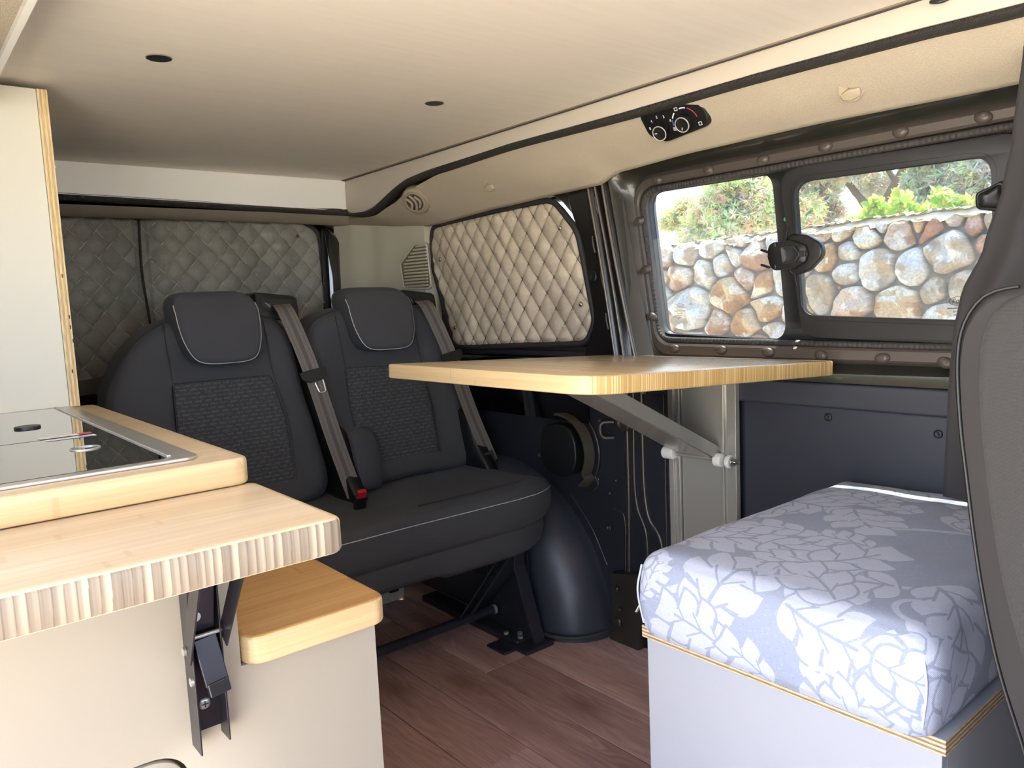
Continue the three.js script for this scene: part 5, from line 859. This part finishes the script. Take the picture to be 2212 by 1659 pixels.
    const g = dome(o, [cc.x, cc.y], [[0.96, -0.1], [1.0, -0.02], [0.995, 0.05 * S], [0.965, 0.13 * S], [0.9, 0.21 * S], [0.8, 0.27 * S], [0.65, 0.31 * S], [0.45, 0.335 * S], [0.22, 0.345 * S]], (a, b, h) => { const n = h > 0 ? 0.30 * S * perlin.noise(a * 14 + ou, b * 14, ou) * Math.min(1, h / (0.12 * S)) + 0.06 * S * perlin.noise(a * 45, b * 45, ou) + (h / (0.3 * S)) * (tz * (a - cc.x) + ty * (b - cc.y)) : 0; return [3.245 - h * 0.8 - n, b + 0.03 * S * perlin.noise(a * 30, 2, b * 30), a + 0.03 * S * perlin.noise(a * 30, 9, b * 30)]; });
    const uv = g.attributes.uv; for (let q = 0; q < uv.count; q++) uv.setXY(q, uv.getX(q) + ou, uv.getY(q) + ou * 0.7);
    part(t, 'stone', g, mats[k]);
  });
  const mt = tex(256, 256, (u, v) => { const n = fbm(u * 30, v * 30, 30, 30, 3, 4); return [120 + 70 * n, 112 + 68 * n, 104 + 62 * n]; }, true, 0.5, 0.5);
  const mort = new THREE.PlaneGeometry(6, 1.75, 200, 60).rotateY(-Math.PI / 2).translate(3.262, 0.325, -1.8), mp = mort.attributes.position;
  for (let i = 0; i < mp.count; i++) mp.setX(i, 3.262 + 0.02 * perlin.noise(mp.getY(i) * 20, mp.getZ(i) * 20, 3));
  mort.computeVertexNormals();
  part(t, 'mortar', mort, mat(0xffffff, 0.95, { map: mt }));
  part(t, 'core', box(3.285, 3.62, -0.45, 1.2, -4.8, 1.2, 0.01), mat(0x8a7d6c, 0.95));
  const cap = new THREE.BoxGeometry(0.42, 0.034, 6, 24, 6, 400).translate(3.425, 1.212, -1.8), cp = cap.attributes.position, q0 = [];
  for (let i = 0; i < cp.count; i++) { const x = cp.getX(i), y = cp.getY(i), z = cp.getZ(i), n = 0.016 * perlin.noise(z * 30, y * 25, x * 25) + 0.011 * perlin.noise(z * 75, y * 60, x * 60), dn = y < 1.2 ? 0.022 * perlin.noise(z * 13, 5, 1) : 0; cp.setXYZ(i, x + n * (x < 3.3 ? 1.2 : 0.3) + (x < 3.24 ? (y - 1.185) * 1.5 : 0), y + n + dn - 0.028 * sstep(-z, -1.6, 2.6) * sstep(-z, 1.2, 2.8), z); }
  cap.computeVertexNormals();
  part(t, 'mortar_cap', boxUV(cap), mat(0xf0e4c6, 0.95));
}
// leaf sprays for the trees and the bush
function leafGeo(l, w) { const s = new THREE.BufferGeometry(); s.setAttribute('position', new THREE.Float32BufferAttribute([0, 0, 0, w * 0.5, l * 0.35, 0.06 * l, 0, l * 0.45, -0.03 * l, -w * 0.5, l * 0.35, 0.06 * l, w * 0.35, l * 0.75, 0.04 * l, -w * 0.35, l * 0.75, 0.04 * l, 0, l, 0], 3)); s.setIndex([0, 1, 2, 0, 2, 3, 1, 4, 2, 3, 2, 5, 4, 6, 2, 5, 2, 6]); s.computeVertexNormals(); return s; }
const spray = (() => { const gs = []; for (let i = 0; i < 7; i++) gs.push(leafGeo(0.05, 0.011).rotateX(rr(-0.8, 0.8)).rotateZ(-1.2 + i * 0.4).translate(0, i * 0.004, 0)); return mergeGeometries(gs); })();
function foliage(t, geo, clumps, per, m, cols, size) {
  const N = clumps.length * per, im = new THREE.InstancedMesh(geo, m, N), o = new THREE.Object3D(), c = new THREE.Color();
  let k = 0;
  for (const [x, y, z, r, ci] of clumps) for (let i = 0; i < per; i++) {
    const u = rnd() * 6.283, v = Math.acos(rr(-1, 1)), d = r * Math.pow(rnd(), 0.45);
    o.position.set(x + d * Math.sin(v) * Math.cos(u) - t.position.x, y + 0.75 * d * Math.cos(v) - t.position.y, z + d * Math.sin(v) * Math.sin(u) - t.position.z);
    o.rotation.set(rr(0, 6.3), rr(0, 6.3), rr(0, 6.3)); o.scale.setScalar(size * rr(0.6, 1.3)); o.updateMatrix(); im.setMatrixAt(k, o.matrix);
    const q = cols[(ci ?? Math.floor(rnd() * cols.length)) % cols.length]; c.setRGB(q[0] * rr(0.75, 1.25), q[1] * rr(0.75, 1.25), q[2] * rr(0.75, 1.25)); im.setColorAt(k, c); k++;
  }
  im.name = 'foliage'; im.userData.kind = 'stuff'; im.castShadow = im.receiveShadow = true; t.add(im);
}
const leafM = new THREE.MeshPhysicalMaterial({ color: 0xffffff, roughness: 0.9, transmission: 0.45, thickness: 0 });
const bark = mat(0x7d7064, 0.95);
function limb(t, name, pts, r0, r1) {
  const c = new THREE.CatmullRomCurve3(pts.map((p) => V(...p))), n = 24, P = c.getSpacedPoints(n), loops = [];
  P.forEach((p, i) => { const d = (P[i + 1] ?? p).clone().sub(P[i - 1] ?? p).normalize(), a = V(0, 0, 1).cross(d).normalize(), b = d.clone().cross(a), r = lerp(r0, r1, i / n), l = []; for (let k = 0; k < 10; k++) { const q = r * (1 + 0.25 * perlin.noise(k * 1.7, i * 0.6, r0 * 50)); l.push(p.clone().addScaledVector(a, q * Math.cos(k * 0.6283)).addScaledVector(b, q * Math.sin(k * 0.6283))); } loops.push(l); });
  part(t, name, loft(loops), bark);
}
function tree(label, base, limbs, clumps, per, cols, size) {
  const t = thing('tree', label, 'tree', base);
  limbs.forEach(([pts, a, b], i) => limb(t, i ? 'branch' : 'trunk', pts, a, b));
  foliage(t, spray, clumps, per, leafM, cols, size);
}
{
  seed = 77;
  const cl = (n, z0, z1, y0, y1, x0, x1, r0, r1, ok) => { const o = []; while (o.length < n) { const z = rr(z0, z1), y = rr(y0, y1); if (!ok || ok(z, y)) o.push([rr(x0, x1), y, z, rr(r0, r1)]); } return o; };
  tree('loose yellow green tree with dry tips behind the left end of the stone wall', [7, -0.45, -4.8], [[[[7, -0.45, -4.8], [7, 0.9, -4.78], [7.05, 1.6, -4.7], [7, 2.4, -4.5]], 0.09, 0.03], [[[7.02, 1.3, -4.75], [6.9, 1.7, -4.4], [6.9, 2.1, -4.2]], 0.035, 0.012], [[[7.02, 1.2, -4.77], [7, 1.6, -5.1], [7.1, 1.95, -5.3]], 0.035, 0.012]],
    [...cl(30, -5.5, -4.2, 0.95, 1.75, 6.6, 7.3, 0.16, 0.3), ...cl(26, -5.05, -4.15, 1.6, 2.5, 6.6, 7.4, 0.14, 0.28), ...cl(5, -5.6, -5.1, 1.7, 1.9, 6.7, 7.2, 0.1, 0.16)], 250, [[0.72, 0.78, 0.42], [0.85, 0.82, 0.48], [0.86, 0.72, 0.5], [0.66, 0.78, 0.48], [0.74, 0.7, 0.56]], 1.15);
  tree('grey green tree with crooked bare branches behind the middle of the stone wall', [8, -0.45, -3.75], [[[[8, -0.45, -3.8], [8, 1.0, -3.78], [8, 1.65, -3.72], [8, 2.05, -3.5], [8.1, 2.6, -3.3]], 0.06, 0.03], [[[8, 1.6, -3.73], [7.9, 1.95, -3.95], [7.9, 2.3, -4.2]], 0.05, 0.018], [[[8, 1.2, -4.2], [8, 1.55, -4.3], [7.9, 1.9, -4.45], [7.9, 2.3, -4.6]], 0.05, 0.015], [[[8, 1.95, -3.55], [8, 2.2, -3.7], [8, 2.4, -3.9]], 0.03, 0.01]],
    [...cl(24, -4.75, -3.7, 1.9, 2.7, 7.6, 8.6, 0.14, 0.26), ...cl(12, -4.75, -4.2, 1.5, 1.95, 7.6, 8.5, 0.1, 0.2)], 210, [[0.68, 0.68, 0.56], [0.74, 0.7, 0.6], [0.64, 0.68, 0.52]], 1.3);
  tree('dark grey green tree leaning at the right behind the stone wall', [7.6, -0.45, -2.9], [[[[7.6, -0.45, -3.3], [7.6, 1.2, -3.2], [7.6, 1.7, -3.05], [7.6, 2.3, -2.8]], 0.05, 0.03], [[[7.6, 1.65, -3.07], [7.6, 2.0, -3.15], [7.6, 2.3, -3.3]], 0.03, 0.012]],
    [...cl(42, -2.95, -2.1, 1.3, 2.5, 7.3, 8.2, 0.16, 0.3), ...cl(14, -3.35, -2.9, 1.75, 2.4, 7.4, 8.2, 0.08, 0.16)], 230, [[0.52, 0.6, 0.42], [0.58, 0.63, 0.46], [0.6, 0.6, 0.48]], 1.3);
  tree('small bright green tree low at the far left behind the stone wall', [9, -0.45, -7.6], [[[[9, -0.45, -7.6], [9, 0.6, -7.6], [9, 1.3, -7.5]], 0.06, 0.02]], cl(16, -8.2, -6.6, 0.8, 1.5, 8.8, 9.4, 0.2, 0.35), 260, [[0.22, 0.36, 0.10], [0.28, 0.38, 0.12]], 1.5);
  const b = thing('leafy_bush', 'bright lime green leafy bush just behind the stone wall', 'bush', [4.3, 0.3, -1.8]);
  const heap = [];
  const topAt = (z) => interp([[-2.18, 1.22], [-2.15, 1.28], [-2.02, 1.30], [-1.95, 1.38], [-1.90, 1.42], [-1.82, 1.37], [-1.75, 1.31], [-1.70, 1.32], [-1.66, 1.40], [-1.62, 1.38], [-1.57, 1.33], [-1.50, 1.29], [-1.3, 1.26], [-0.6, 1.26]], z);
  for (let i = 0; i < 60; i++) { const z = rr(-2.2, -0.8), y1 = topAt(z) + 0.015; heap.push([rr(4.15, 4.45), rr(1.08, y1), z, 0.055]); heap.push([rr(4.12, 4.4), y1 - 0.02, z, 0.04]); }
  for (let i = 0; i < 9; i++) limb(b, 'stem', [[4.3, 0.3, -2.1 + i * 0.15], [4.3, 0.9, -2.12 + i * 0.15], [4.28, 1.3, -2.1 + i * 0.15 + rr(-0.03, 0.03)]], 0.008, 0.003);
  foliage(b, leafGeo(0.042, 0.032), heap, 34, leafM, [[0.48, 0.62, 0.12], [0.58, 0.68, 0.16], [0.40, 0.58, 0.12], [0.66, 0.70, 0.24]], 1);
}

renderer.render(scene, camera);
